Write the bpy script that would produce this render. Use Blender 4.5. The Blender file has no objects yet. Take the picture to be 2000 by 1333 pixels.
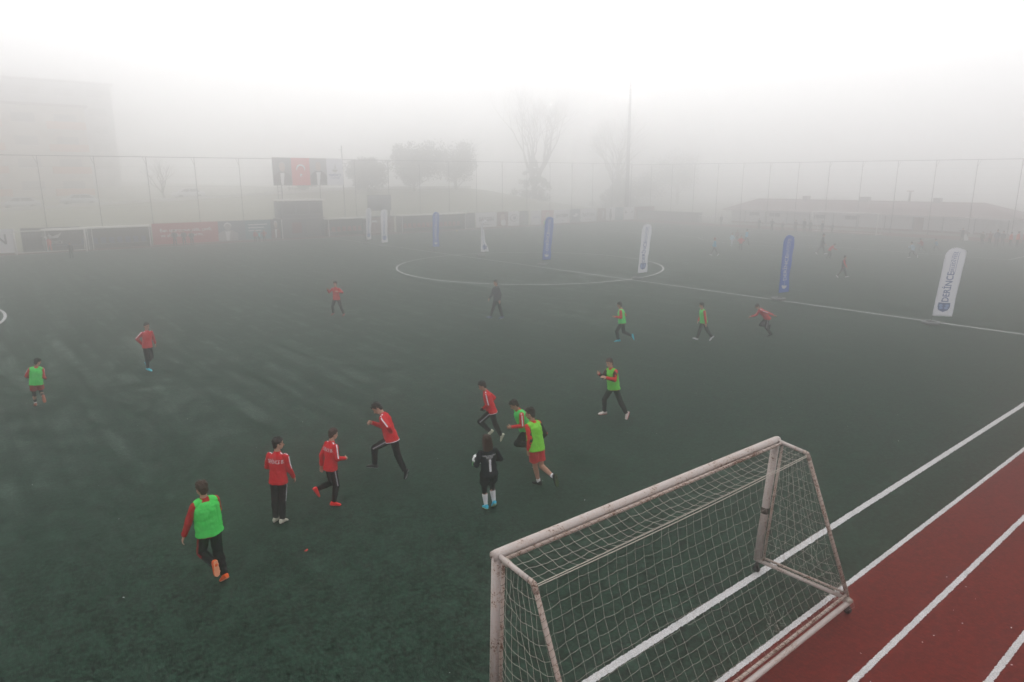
import bpy, bmesh, math, random
import numpy as np
from mathutils import Vector, Matrix, noise
from mathutils.bvhtree import BVHTree
random.seed(7); rng = np.random.default_rng(5)
R = math.radians
C = bpy.context.scene.collection
SC = bpy.context.scene

# ------------------------------------------------------------------ camera (metres; x along the touchline, y across the pitch)
CAM = np.array([-31.3566, -36.8043, 5.7874]); FPX = 1348.8; PITCH, ROLL, YAW = 0.2278, -0.002, -0.6863
_fw = np.array([-math.sin(YAW)*math.cos(PITCH), math.cos(YAW)*math.cos(PITCH), -math.sin(PITCH)])
_r = np.cross(_fw, [0, 0, 1]); _r /= np.linalg.norm(_r); _u = np.cross(_r, _fw)
_r2 = _r*math.cos(ROLL)+_u*math.sin(ROLL); _u2 = -_r*math.sin(ROLL)+_u*math.cos(ROLL)
cd = bpy.data.cameras.new('camera'); cam = bpy.data.objects.new('camera', cd); C.objects.link(cam)
cd.lens = FPX*36/2000; cd.sensor_width = 36; cd.clip_start = 0.1; cd.clip_end = 2000
cam.matrix_world = Matrix([[_r2[i], _u2[i], -_fw[i], CAM[i]] for i in range(3)]+[[0, 0, 0, 1]])
SC.camera = cam
def ground(u, v):
    """world point on the field seen at photo pixel u,v"""
    d = _fw + (u-1000)/FPX*_r2 - (v-666.5)/FPX*_u2
    t = -CAM[2]/d[2]; P = CAM+t*d
    return float(P[0]), float(P[1])
def head_z(x, y, v):
    """height above (x,y) that is seen at photo row v"""
    best = min(np.linspace(.3, 30, 5941), key=lambda z: abs(_row(x, y, z)-v)); return float(best)
def _row(x, y, z):
    d = np.array([x, y, z])-CAM; return 666.5-FPX*(d@_u2)/(d@_fw)

# ------------------------------------------------------------------ light: an overcast winter sky behind fog
w = bpy.data.worlds.new('World'); SC.world = w; w.use_nodes = True
nt = w.node_tree; bg = nt.nodes['Background']
sky = nt.nodes.new('ShaderNodeTexSky'); sky.sky_type = 'NISHITA'; sky.sun_disc = False
SUN_EL, SUN_AZ = 70, 39
sky.sun_elevation = R(SUN_EL); sky.sun_rotation = R(SUN_AZ); sky.dust_density = 0.4; sky.air_density = 1.0; sky.ozone_density = 1
hs = nt.nodes.new('ShaderNodeHueSaturation'); hs.inputs['Saturation'].default_value = 0.02
nt.links.new(sky.outputs[0], hs.inputs['Color']); nt.links.new(hs.outputs[0], bg.inputs[0]); bg.inputs[1].default_value = 0.06
sl = bpy.data.lights.new('sun', 'SUN'); sun = bpy.data.objects.new('sun', sl); C.objects.link(sun)
sl.energy = 0.5; sl.angle = R(120); sl.color = (1, .975, .95)
_sd = Vector((math.sin(R(SUN_AZ))*math.cos(R(SUN_EL)), math.cos(R(SUN_AZ))*math.cos(R(SUN_EL)), math.sin(R(SUN_EL))))
sun.rotation_euler = _sd.to_track_quat('Z', 'Y').to_euler()
SC.view_settings.view_transform = 'Standard'; SC.view_settings.look = 'None'; SC.view_settings.gamma = 1
SC.view_settings.exposure = 1.70
cy = SC.cycles; cy.volume_bounces = 5; cy.max_bounces = 6; cy.diffuse_bounces = 2; cy.glossy_bounces = 2; cy.transparent_max_bounces = 8
cy.use_denoising = True; cy.use_adaptive_sampling = False; cy.sample_clamp_indirect = 4; cy.caustics_reflective = False; cy.caustics_refractive = False

# ------------------------------------------------------------------ helpers
def tag(o, label=None, cat=None, group=None, kind=None):
    if label: o['label'] = label
    if cat: o['category'] = cat
    if group: o['group'] = group
    if kind: o['kind'] = kind
    return o
def empty(name, loc=(0, 0, 0), rz=0, label=None, cat=None, group=None):
    o = bpy.data.objects.new(name, None); C.objects.link(o); o.location = loc; o.rotation_euler = (0, 0, rz)
    o.empty_display_size = .2
    return tag(o, label, cat, group)
def link(name, me, mat=None, parent=None, smooth=False):
    o = bpy.data.objects.new(name, me); C.objects.link(o)
    if mat is not None and not me.materials: me.materials.append(mat)
    if parent is not None: o.parent = parent
    if smooth: me.polygons.foreach_set('use_smooth', [True]*len(me.polygons))
    return o
def bm_obj(name, bm, mat=None, parent=None, smooth=False):
    me = bpy.data.meshes.new(name); bm.to_mesh(me); bm.free()
    return link(name, me, mat, parent, smooth)
def box(bm, x0, x1, y0, y1, z0, z1):
    v = [bm.verts.new(p) for p in ((x0,y0,z0),(x1,y0,z0),(x1,y1,z0),(x0,y1,z0),(x0,y0,z1),(x1,y0,z1),(x1,y1,z1),(x0,y1,z1))]
    for f in ((0,3,2,1),(4,5,6,7),(0,1,5,4),(1,2,6,5),(2,3,7,6),(3,0,4,7)): bm.faces.new([v[i] for i in f])
def BX(name, x0, x1, y0, y1, z0, z1, mat, parent=None, bev=0):
    bm = bmesh.new(); box(bm, x0, x1, y0, y1, z0, z1)
    if bev: bmesh.ops.bevel(bm, geom=bm.edges[:], offset=bev, segments=2, affect='EDGES')
    return bm_obj(name, bm, mat, parent)
def loft(bm, rings, seg=14):
    """rings: (centre, half axis vector a, half axis vector b); closed at both ends"""
    ca = [math.cos(2*math.pi*i/seg) for i in range(seg)]; sa = [math.sin(2*math.pi*i/seg) for i in range(seg)]
    R_ = []
    for c, a, b in rings:
        c, a, b = (np.array(k, float) for k in (c, a, b))
        R_.append([bm.verts.new(c+a*ca[i]+b*sa[i]) for i in range(seg)])
    for k in range(len(R_)-1):
        for i in range(seg):
            j = (i+1) % seg; bm.faces.new((R_[k][i], R_[k][j], R_[k+1][j], R_[k+1][i]))
    bm.faces.new(R_[0][::-1]); bm.faces.new(R_[-1])
def frame(d):
    d = np.array(d, float); d /= np.linalg.norm(d)+1e-12
    h = np.array([0, 0, 1.]) if abs(d[2]) < .9 else np.array([1., 0, 0])
    a = np.cross(d, h); a /= np.linalg.norm(a); return d, a, np.cross(d, a)
def capsule(bm, p0, r0, p1, r1, seg=12, flat=(False, False)):
    p0 = np.array(p0, float); p1 = np.array(p1, float); d, a, b = frame(p1-p0); rings = []
    if not flat[0]:
        for k in (80, 55, 28): rings.append((p0-d*r0*math.sin(R(k)), a*r0*math.cos(R(k)), b*r0*math.cos(R(k))))
    rings.append((p0, a*r0, b*r0)); rings.append((p1, a*r1, b*r1))
    if not flat[1]:
        for k in (28, 55, 80): rings.append((p1+d*r1*math.sin(R(k)), a*r1*math.cos(R(k)), b*r1*math.cos(R(k))))
    loft(bm, rings, seg)
def ellipsoid(bm, c, a, b, c3, seg=14):
    c, a, b, n = (np.array(k, float) for k in (c, a, b, c3))
    loft(bm, [(c+n*math.sin(R(k)), a*math.cos(R(k)), b*math.cos(R(k))) for k in (-84, -66, -45, -22, 0, 22, 45, 66, 84)], seg)
def tube(bm, pts, r, seg=8):
    pts = [np.array(p, float) for p in pts]; rings = []
    rr = r if isinstance(r, (list, tuple)) else [r]*len(pts)
    _, a, b = frame(pts[1]-pts[0])
    for i, p in enumerate(pts):
        d = pts[min(i+1, len(pts)-1)]-pts[max(i-1, 0)]; d = d/(np.linalg.norm(d)+1e-12)
        a = a-d*(a@d); a /= np.linalg.norm(a)+1e-12; b = np.cross(d, a)
        rings.append((p, a*rr[i], b*rr[i]))
    loft(bm, rings, seg)
def TB(name, pts, r, mat, parent=None, seg=10):
    bm = bmesh.new(); tube(bm, pts, r, seg); return bm_obj(name, bm, mat, parent, True)
def voxel(bm, size, smooth=2, fold=0, freq=9, seed=0, zs=1):
    """weld the overlapping closed pieces of bm into one skin"""
    bmesh.ops.recalc_face_normals(bm, faces=bm.faces[:])
    me = bpy.data.meshes.new('t'); bm.to_mesh(me); bm.free()
    o = bpy.data.objects.new('t', me); C.objects.link(o)
    m = o.modifiers.new('r', 'REMESH'); m.mode = 'VOXEL'; m.voxel_size = size
    s = o.modifiers.new('s', 'SMOOTH'); s.iterations = smooth; s.factor = .5
    dg = bpy.context.evaluated_depsgraph_get(); out = bpy.data.meshes.new_from_object(o.evaluated_get(dg))
    bpy.data.objects.remove(o); bpy.data.meshes.remove(me)
    if fold:
        n = len(out.vertices); co = np.empty(n*3); no = np.empty(n*3)
        out.vertices.foreach_get('co', co); out.vertices.foreach_get('normal', no); co = co.reshape(-1, 3); no = no.reshape(-1, 3)
        d = np.array([noise.noise(Vector((c[0]*freq+seed, c[1]*freq, c[2]*freq*zs))) + .5*noise.noise(Vector((c[0]*freq*2.3, c[1]*freq*2.3+seed, c[2]*freq*zs*2.1))) for c in co])
        d = np.abs(d)*2-0.55
        out.vertices.foreach_set('co', (co+no*d[:, None]*fold).ravel()); out.update()
    out.polygons.foreach_set('use_smooth', [True]*len(out.polygons))
    return out
# ---- materials
def mat(name, col, rough=.8, metal=0, bump=0, bscale=40, var=0, vscale=6, spec=.3):
    m = bpy.data.materials.new(name); m.use_nodes = True; n = m.node_tree.nodes; l = m.node_tree.links; b = n['Principled BSDF']
    b.inputs['Base Color'].default_value = (*col, 1); b.inputs['Roughness'].default_value = rough; b.inputs['Metallic'].default_value = metal
    b.inputs['Specular IOR Level'].default_value = spec
    tc = n.new('ShaderNodeTexCoord')
    nz = n.new('ShaderNodeTexNoise'); nz.inputs['Scale'].default_value = vscale; nz.inputs['Detail'].default_value = 5; l.new(tc.outputs['Object'], nz.inputs['Vector'])
    mx = n.new('ShaderNodeMix'); mx.data_type = 'RGBA'; l.new(nz.outputs['Fac'], mx.inputs['Factor'])
    v = var or .08
    mx.inputs['A'].default_value = (*[max(0, c*(1-v)) for c in col], 1); mx.inputs['B'].default_value = (*[min(1, c*(1+v)) for c in col], 1)
    l.new(mx.outputs['Result'], b.inputs['Base Color'])
    if bump:
        n2 = n.new('ShaderNodeTexNoise'); n2.inputs['Scale'].default_value = bscale; n2.inputs['Detail'].default_value = 4; l.new(tc.outputs['Object'], n2.inputs['Vector'])
        bp = n.new('ShaderNodeBump'); bp.inputs['Strength'].default_value = bump; bp.inputs['Distance'].default_value = .02
        l.new(n2.outputs['Fac'], bp.inputs['Height']); l.new(bp.outputs[0], b.inputs['Normal'])
    return m
def node_noise(n, l, vec, scale, detail=4, rough=.6, sx=1, sy=1, rot=0):
    mp = n.new('ShaderNodeMapping'); mp.inputs['Scale'].default_value = (sx, sy, 1); mp.inputs['Rotation'].default_value = (0, 0, rot); l.new(vec, mp.inputs['Vector'])
    z = n.new('ShaderNodeTexNoise'); z.inputs['Scale'].default_value = scale; z.inputs['Detail'].default_value = detail; z.inputs['Roughness'].default_value = rough
    l.new(mp.outputs[0], z.inputs['Vector']); return z.outputs['Fac']
def ramp(n, l, fac, a, b, lo=0., hi=1.):
    r = n.new('ShaderNodeMapRange'); r.inputs['From Min'].default_value = a; r.inputs['From Max'].default_value = b
    r.inputs['To Min'].default_value = lo; r.inputs['To Max'].default_value = hi; l.new(fac, r.inputs['Value']); return r.outputs[0]
def mixc(n, l, fac, A, B):
    m = n.new('ShaderNodeMix'); m.data_type = 'RGBA'
    (l.new(fac, m.inputs['Factor']) if not isinstance(fac, (int, float)) else setattr(m.inputs['Factor'], 'default_value', fac))
    for k, c in (('A', A), ('B', B)):
        if isinstance(c, tuple): m.inputs[k].default_value = (*c, 1)
        else: l.new(c, m.inputs[k])
    return m.outputs['Result']
def ground_mat(name, dark, light, pale, streak, fine=70.):
    m = bpy.data.materials.new(name); m.use_nodes = True; n = m.node_tree.nodes; l = m.node_tree.links; b = n['Principled BSDF']
    b.inputs['Roughness'].default_value = .9; b.inputs['Specular IOR Level'].default_value = .15
    v = n.new('ShaderNodeNewGeometry').outputs['Position']
    f1 = node_noise(n, l, v, fine, 4, .75); f2 = node_noise(n, l, v, 9., 5, .65); f3 = node_noise(n, l, v, .9, 4, .6)
    f4 = node_noise(n, l, v, 24., 3, .6, 2.2, .6, .5)
    def add(a_, ka, b_, kb):
        m1 = n.new('ShaderNodeMath'); m1.operation = 'MULTIPLY'; l.new(a_, m1.inputs[0]); m1.inputs[1].default_value = ka
        m2 = n.new('ShaderNodeMath'); m2.operation = 'MULTIPLY_ADD'; l.new(b_, m2.inputs[0]); m2.inputs[1].default_value = kb; l.new(m1.outputs[0], m2.inputs[2]); return m2.outputs[0]
    f5 = node_noise(n, l, v, 24., 3, .7, 1, .55); f6 = node_noise(n, l, v, 11., 4, .75, .6, 1, .6); f7 = node_noise(n, l, v, 2.2, 4, .7)
    k_ = add(add(f5, .45, f6, .37), 1., f1, .18)
    c = mixc(n, l, ramp(n, l, k_, .43, .60), dark, tuple(k*1.25 for k in light))
    c = mixc(n, l, ramp(n, l, f2, .50, .66, 0, .7), c, dark)
    c = mixc(n, l, ramp(n, l, f7, .48, .66, 0, .35), c, tuple(k*1.35 for k in light))
    c = mixc(n, l, ramp(n, l, f3, .5, .68, 0, .2), c, tuple(k*1.2 for k in dark))
    if streak:
        s1 = node_noise(n, l, v, 1., 6, .72, 2.2, .09); s2 = node_noise(n, l, v, 1.3, 5, .75, 1., .7); s3 = node_noise(n, l, v, 20., 4, .75, 1, .6)
        mu = n.new('ShaderNodeMath'); mu.operation = 'MULTIPLY'; l.new(ramp(n, l, s1, .44, .66), mu.inputs[0]); l.new(ramp(n, l, s2, .44, .58, 0, 1), mu.inputs[1])
        mu2 = n.new('ShaderNodeMath'); mu2.operation = 'MULTIPLY'; l.new(mu.outputs[0], mu2.inputs[0]); l.new(ramp(n, l, s3, .40, .62, .05, 1), mu2.inputs[1])
        # worn, dusty stripes lie on the far two thirds of this half
        sp = n.new('ShaderNodeSeparateXYZ'); l.new(v, sp.inputs[0]); wy = ramp(n, l, sp.outputs['Y'], -26., -10., .1, 1)
        mu3 = n.new('ShaderNodeMath'); mu3.operation = 'MULTIPLY'; l.new(mu2.outputs[0], mu3.inputs[0]); l.new(wy, mu3.inputs[1])
        mu4 = n.new('ShaderNodeMath'); mu4.operation = 'MULTIPLY'; l.new(mu3.outputs[0], mu4.inputs[0]); mu4.inputs[1].default_value = streak
        c = mixc(n, l, mu4.outputs[0], c, pale)
    l.new(c, b.inputs['Base Color'])
    bp = n.new('ShaderNodeBump'); bp.inputs['Strength'].default_value = .7; bp.inputs['Distance'].default_value = .012
    l.new(f1, bp.inputs['Height']); l.new(bp.outputs[0], b.inputs['Normal'])
    return m
M = {}
M['turf'] = ground_mat('turf', (.001, .005, .002), (.024, .056, .037), (.26, .33, .29), .7)
M['track'] = ground_mat('track', (.075, .008, .005), (.135, .018, .012), (.18, .045, .035), 0)
M['outer'] = ground_mat('outer_ground', (.13, .13, .11), (.22, .22, .19), (.2, .2, .18), 0, 8)
M['grass_bank'] = ground_mat('bank_grass', (.16, .16, .11), (.27, .27, .20), (.2, .2, .18), 0, 6)
M['asphalt'] = ground_mat('asphalt', (.17, .17, .17), (.25, .25, .25), (.2, .2, .18), 0, 20)
def line_mat():
    m = bpy.data.materials.new('line_white'); m.use_nodes = True; n = m.node_tree.nodes; l = m.node_tree.links; b = n['Principled BSDF']
    b.inputs['Roughness'].default_value = .9
    v = n.new('ShaderNodeNewGeometry').outputs['Position']
    c = mixc(n, l, ramp(n, l, node_noise(n, l, v, 75, 3, .7), .35, .62), (.32, .32, .32), (.66, .65, .66))
    c = mixc(n, l, ramp(n, l, node_noise(n, l, v, 3, 4, .7), .45, .8, 0, .45), c, (.24, .26, .25))
    l.new(c, b.inputs['Base Color']); return m
M['line'] = line_mat()
def rusty(name, col, amount):
    m = bpy.data.materials.new(name); m.use_nodes = True; n = m.node_tree.nodes; l = m.node_tree.links; b = n['Principled BSDF']
    b.inputs['Roughness'].default_value = .55; v = n.new('ShaderNodeNewGeometry').outputs['Position']
    a = node_noise(n, l, v, 38, 6, .7); g = node_noise(n, l, v, 3.2, 3, .5)
    mu = n.new('ShaderNodeMath'); mu.operation = 'ADD'; l.new(a, mu.inputs[0]); l.new(ramp(n, l, g, .3, .75, -.12, .12), mu.inputs[1])
    sp = ramp(n, l, mu.outputs[0], .66-amount, .70-amount)
    stain = ramp(n, l, mu.outputs[0], .50-amount, .72-amount, 0, .55)
    c = mixc(n, l, stain, col, (.42, .27, .19)); c = mixc(n, l, sp, c, (.13, .055, .03))
    l.new(c, b.inputs['Base Color']); bp = n.new('ShaderNodeBump'); bp.inputs['Strength'].default_value = .3; bp.inputs['Distance'].default_value = .004
    l.new(a, bp.inputs['Height']); l.new(bp.outputs[0], b.inputs['Normal']); return m
M['goal_paint'] = rusty('goal_paint', (.50, .44, .42), .06)
M['goal_rust'] = rusty('goal_rust', (.40, .33, .30), .13)
M['net'] = mat('net_twine', (.48, .43, .38), .9, var=.15)
M['lace'] = mat('lace_cord', (.13, .10, .08), .9)
M['rubber'] = mat('black_rubber', (.02, .02, .02), .6)
M['steel'] = mat('dark_steel', (.10, .10, .10), .5, .6)
M['post_grey'] = mat('fence_grey', (.16, .16, .17), .6, .2)
M['white'] = mat('white_paint', (.75, .75, .75), .6)
def sheer(name, col, tr):
    """thin polyester: part of the light comes through from behind"""
    m = mat(name, col, .8); n = m.node_tree.nodes; l = m.node_tree.links; b = n['Principled BSDF']; t = n.new('ShaderNodeBsdfTranslucent'); t.inputs['Color'].default_value = (*col, 1)
    mx = n.new('ShaderNodeMixShader'); mx.inputs[0].default_value = tr; l.new(b.outputs[0], mx.inputs[1]); l.new(t.outputs[0], mx.inputs[2]); l.new(mx.outputs[0], n['Material Output'].inputs['Surface']); return m
M['flag_white'] = sheer('flag_white', (.90, .90, .94), .62)
M['flag_blue'] = sheer('flag_blue', (.06, .21, .66), .55)
M['print_blue'] = mat('print_blue', (.05, .10, .32), .8)
M['print_light'] = mat('print_light', (.30, .42, .70), .8)
M['print_white'] = mat('print_white', (.82, .82, .84), .8)
M['print_dark'] = mat('print_dark', (.05, .05, .06), .8)
M['print_red'] = mat('print_red', (.50, .03, .03), .8)
M['base_grey'] = mat('flag_base_grey', (.16, .165, .17), .6, bump=.3)
def noisy(name, c, **k): M[name] = mat(name, c, **k)
# ------------------------------------------------------------------ the ground
def sheet(name, pts, z, m, kind='structure'):
    bm = bmesh.new(); bm.faces.new([bm.verts.new((x, y, z)) for x, y in pts]); return tag(bm_obj(name, bm, m), kind=kind)
sheet('ground', [(-200, -120), (240, -120), (240, 230), (-200, 230)], -.03, M['outer'])
YT, YF, XR, XL = -31.91, 31.91, 46.2, -49.8     # touchlines and goal lines
YK = YT-.9893                                   # edge of the running track
sheet('pitch', [(-56, YK), (XR+.6, YK), (XR+.6, YF+.55), (-56, YF+.55)], 0, M['turf'])
sheet('running_track', [(-80, -50), (80, -50), (80, YK), (-80, YK)], 0.0, M['track'])
sheet('far_track_strip', [(-60, YF+.55), (XR+.6, YF+.55), (XR+.6, 34.15), (-60, 34.15)], 0.0, M['track'])
sheet('end_track_strip', [(XR+.6, YK), (51.5, YK), (51.5, 34.15), (XR+.6, 34.15)], 0.0, M['track'])
def ragged_line(name, p0, p1, wd, step=.03, jag=.008, z=.004, near=None):
    p0 = np.array(p0, float); p1 = np.array(p1, float); L = np.linalg.norm(p1-p0); d = (p1-p0)/L; nn = np.array([-d[1], d[0]])
    n = max(2, int(L/step)); bm = bmesh.new(); prev = None
    for i in range(n+1):
        c = p0+d*L*i/n; a = c+nn*(wd/2+random.uniform(-jag, jag)); b = c-nn*(wd/2+random.uniform(-jag, jag))
        cur = (bm.verts.new((a[0], a[1], z)), bm.verts.new((b[0], b[1], z)))
        if prev: bm.faces.new((prev[0], prev[1], cur[1], cur[0]))
        prev = cur
    return tag(bm_obj(name, bm, M['line']), kind='structure')
def ring_line(name, c, r, a0, a1, wd, z=.006):
    bm = bmesh.new(); prev = None; n = int(abs(a1-a0)/1.5)
    for i in range(n+1):
        a = R(a0+(a1-a0)*i/n); rr = [(r-wd/2), (r+wd/2)]
        cur = [bm.verts.new((c[0]+math.cos(a)*q, c[1]+math.sin(a)*q, z)) for q in rr]
        if prev: bm.faces.new((prev[0], prev[1], cur[1], cur[0]))
        prev = cur
    return tag(bm_obj(name, bm, M['line']), kind='structure')
ragged_line('touchline', (-56, YT), (-10, YT), .11, .018, .008)
ragged_line('touchline', (-10, YT), (XR, YT), .12, .2, .005)
ragged_line('track_edge_line', (-56, YK), (0, YK), .075, .018, .007)
ragged_line('lane_line', (-50, YK-1.0), (0, YK-1.0), .075, .018, .007)
ragged_line('lane_line', (-50, YK-2.02), (0, YK-2.02), .075, .018, .007)
ragged_line('lane_line', (-50, YK-3.1), (0, YK-3.1), .075, .03, .007)
ragged_line('far_touchline', (-56, YF), (XR, YF), .12, .5, .0)
ragged_line('halfway_line', (.28, YT+.06), (.28, YF-.06), .11, .1, .008)
ragged_line('goal_line', (XR, YT+.06), (XR, YF-.06), .12, .5, 0)
ring_line('centre_circle', (.3, -.1), 9.2, 0, 360, .12)
ring_line('penalty_arc', (XL+11, 1.3), 9.15, -53, 53, .12)
for (a, b) in (((29.8, -20.5), (XR-.06, -20.5)), ((29.8, 20.2), (XR-.06, 20.2)), ((29.86, -20.4), (29.86, 20.1))): ragged_line('penalty_area_line', a, b, .12, .5, 0)
for (a, b) in (((40.7, -9.4), (XR-.06, -9.4)), ((40.7, 9.2), (XR-.06, 9.2)), ((40.76, -9.3), (40.76, 9.1))): ragged_line('goal_area_line', a, b, .12, .5, 0, .008)
ring_line('penalty_arc', (35.3, -.2), 9.15, 127, 233, .12)
# small pale scraps lying on turf and track
bm = bmesh.new()
spots = [(-22.5+random.uniform(-2.2, 3), -34.4+random.uniform(-1.2, .9), 1) for _ in range(30)] + [(random.uniform(-32, -12), random.uniform(-31, -18), 0) for _ in range(60)]
for x, y, k in spots:
    s = random.uniform(.003, .0075); a = random.uniform(0, 6.3); l_ = random.uniform(1, 2.6)
    ellipsoid(bm, (x, y, .008), (math.cos(a)*s*l_, math.sin(a)*s*l_, 0), (-math.sin(a)*s, math.cos(a)*s, 0), (0, 0, s*.5), 6)
tag(bm_obj('litter', bm, M['print_white']), 'tiny pale scraps scattered over the turf and the red track', 'litter', kind='stuff')
x, y = ground(598, 1077)
bm = bmesh.new(); ellipsoid(bm, (0, 0, .012), (.035, 0, .0), (0, .016, 0), (0, 0, .012), 8); ellipsoid(bm, (.02, .014, .015), (.018, .006, 0), (-.004, .012, .0), (0, 0, .012), 8)
o = bm_obj('scrap', voxel(bm, .004), mat('scrap_red', (.6, .04, .03), .6)) if False else link('red_scrap', voxel(bm, .004), mat('scrap_red', (.62, .05, .03), .6))
o.location = (x, y, 0); tag(o, 'small crumpled red scrap lying on the turf in front of the boys', 'litter')

# embankment, road and its kerb wall beyond the far fence
def zc(x): return min(4.6, 3.75+.047*x)
def surf(name, xs, ys, f, m):
    bm = bmesh.new(); g = [[bm.verts.new((x, y, f(x, y))) for x in xs] for y in ys]
    for j in range(len(ys)-1):
        for i in range(len(xs)-1): bm.faces.new((g[j][i], g[j][i+1], g[j+1][i+1], g[j+1][i]))
    return tag(bm_obj(name, bm, m, smooth=True), kind='structure')
xs = list(range(-90, 131, 4))
def bank(x, y):
    t = (y-35.6)/24.4; base = zc(x)*(1 if x < 40 else max(.15, 1-(x-40)/30)); return max(-.02, base*(t**.9 if t > 0 else 0)) + .12*noise.noise(Vector((x*.2, y*.2, 0)))*(1 if 0 < t < 1 else 0)
surf('embankment', xs, [35.6, 38, 41, 45, 49, 53, 57, 60], bank, M['grass_bank'])
surf('road', xs, [60.3, 64, 68, 72], lambda x, y: zc(x)*(1 if x < 40 else max(.15, 1-(x-40)/30))-.12, M['asphalt'])
surf('hillside', xs, [72, 80, 92, 110, 140, 180], lambda x, y: zc(x)*(1 if x < 40 else max(.15, 1-(x-40)/30))-.1+max(0, (y-72))*.05*max(0, min(1, (30-x)/60)), M['grass_bank'])
bm = bmesh.new(); prev = None
for x in range(-90, 42, 3):
    zz = zc(x); cur = [bm.verts.new(p) for p in ((x, 60, zz-.35), (x, 60, zz+.38), (x, 60.3, zz+.38), (x, 60.3, zz-.35))]
    if prev:
        for i in range(4): bm.faces.new((prev[i], prev[(i+1) % 4], cur[(i+1) % 4], cur[i]))
    else: bm.faces.new(cur[::-1])
    prev = cur
bm.faces.new(prev); o = bm_obj('parapet_wall', bm, mat('pale_concrete', (.55, .54, .52), .9))
tag(o, 'low pale parapet wall running along the road above the bank', 'wall')

# ------------------------------------------------------------------ ball-stop fences
def fence(name, p0, p1, n, h0, h1, label, drop=.032):
    p0 = np.array(p0, float); p1 = np.array(p1, float); root = empty(name, (p0[0], p0[1], 0)); tag(root, label, 'fence')
    d = (p1-p0)
    TB('top_rail', [(0, 0, h0), (d[0], d[1], h1)], .035, M['post_grey'], root, 6)
    for i in range(n+1):
        t = i/n; h = h0+(h1-h0)*t; x, y = d*t
        TB('post', [(x, y, 0), (x, y, h-.04)], drop, M['post_grey'], root, 6)
        dn = d/np.linalg.norm(d)
        TB('brace', [(x-dn[0]*.28, y-dn[1]*.28, h-.02), (x, y, h-.75)], .018, M['post_grey'], root, 5)
    # the netting: long horizontal wires and thin uprights
    bm = bmesh.new(); dn = d/np.linalg.norm(d)
    for k in range(1, 9):
        z = h0*k/9; tube(bm, [(0, 0, z), (d[0], d[1], z*h1/h0)], .004, 3)
    bm_obj('netting', bm, M['post_grey'], root)
    return root
fence('ball_stop_fence', (-49.15, 34.6), (50.5, 34.6), 24, 7.85, 8.25, 'tall thin grey fence along the far side behind the advertising boards')
fence('ball_stop_fence', (50.5, -26.23), (50.5, 34.6), 16, 7.7, 8.1, 'tall thin grey fence across the right end in front of the clubhouse', .038)
TB_mast = empty('banner_mast', (3.6, 35.0, 0)); tag(TB_mast, 'slim bare mast rising above the fence beside the portrait banner', 'mast')
TB('pole', [(0, 0, 0), (0, 0, 9.55)], .05, M['post_grey'], TB_mast, 6); TB('cross_arm', [(-.35, 0, 9.1), (0, 0, 9.1)], .025, M['post_grey'], TB_mast, 5)
g = empty('ladder_frame', (-3.6, 34.9, 0)); tag(g, 'narrow ladder frame standing left of the two storey cabin under the banner', 'ladder')
for s in (-.2, .2): TB('rail', [(s, 0, 0), (s, 0, 6)], .035, M['post_grey'], g, 6)
for k in range(14): TB('rung', [(-.2, 0, .4+k*.4), (.2, 0, .4+k*.4)], .02, M['post_grey'], g, 5)

# ------------------------------------------------------------------ writing
def text_mesh(s, size, bold=0, align='CENTER', maxedge=0, sx=1.):
    cu = bpy.data.curves.new('t', 'FONT'); cu.body = s; cu.size = size; cu.align_x = align; cu.align_y = 'CENTER'; cu.offset = bold; cu.resolution_u = 3
    o = bpy.data.objects.new('t', cu); C.objects.link(o)
    me = bpy.data.meshes.new_from_object(o.evaluated_get(bpy.context.evaluated_depsgraph_get())); bpy.data.objects.remove(o)
    bm = bmesh.new(); bm.from_mesh(me); bpy.data.meshes.remove(me)
    if sx != 1: bmesh.ops.scale(bm, vec=(sx, 1, 1), verts=bm.verts[:])
    bmesh.ops.triangulate(bm, faces=bm.faces[:])
    if maxedge:
        for _ in range(4):
            e = [e for e in bm.edges if e.calc_length() > maxedge]
            if not e: break
            bmesh.ops.subdivide_edges(bm, edges=e, cuts=1); bmesh.ops.triangulate(bm, faces=bm.faces[:])
    return bm
def text_on(parent, s, size, loc, rot, m, bold=0, name='lettering', thick=.004):
    """flat lettering standing on parent's local plane: rot is the full euler"""
    bm = text_mesh(s, size, bold)
    e = bmesh.ops.extrude_face_region(bm, geom=bm.faces[:]); bmesh.ops.translate(bm, vec=(0, 0, thick), verts=[v for v in e['geom'] if isinstance(v, bmesh.types.BMVert)])
    o = bm_obj(name, bm, m, parent); o.location = loc; o.rotation_euler = rot; return o
FACE_Y = (R(90), 0, 0)            # text facing -y, towards the near touchline
def poly_panel(parent, name, pts, y, m, thick=.01):
    bm = bmesh.new(); f = bm.faces.new([bm.verts.new((x, y, z)) for x, z in pts]); e = bmesh.ops.extrude_face_region(bm, geom=[f])
    bmesh.ops.translate(bm, vec=(0, thick, 0), verts=[v for v in e['geom'] if isinstance(v, bmesh.types.BMVert)]); bmesh.ops.recalc_face_normals(bm, faces=bm.faces[:])
    return bm_obj(name, bm, m, parent)
def disc(cx, cz, rx, rz, n=20, a0=0, a1=360): return [(cx+rx*math.cos(R(a0+(a1-a0)*i/n)), cz+rz*math.sin(R(a0+(a1-a0)*i/n))) for i in range(n)]
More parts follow.
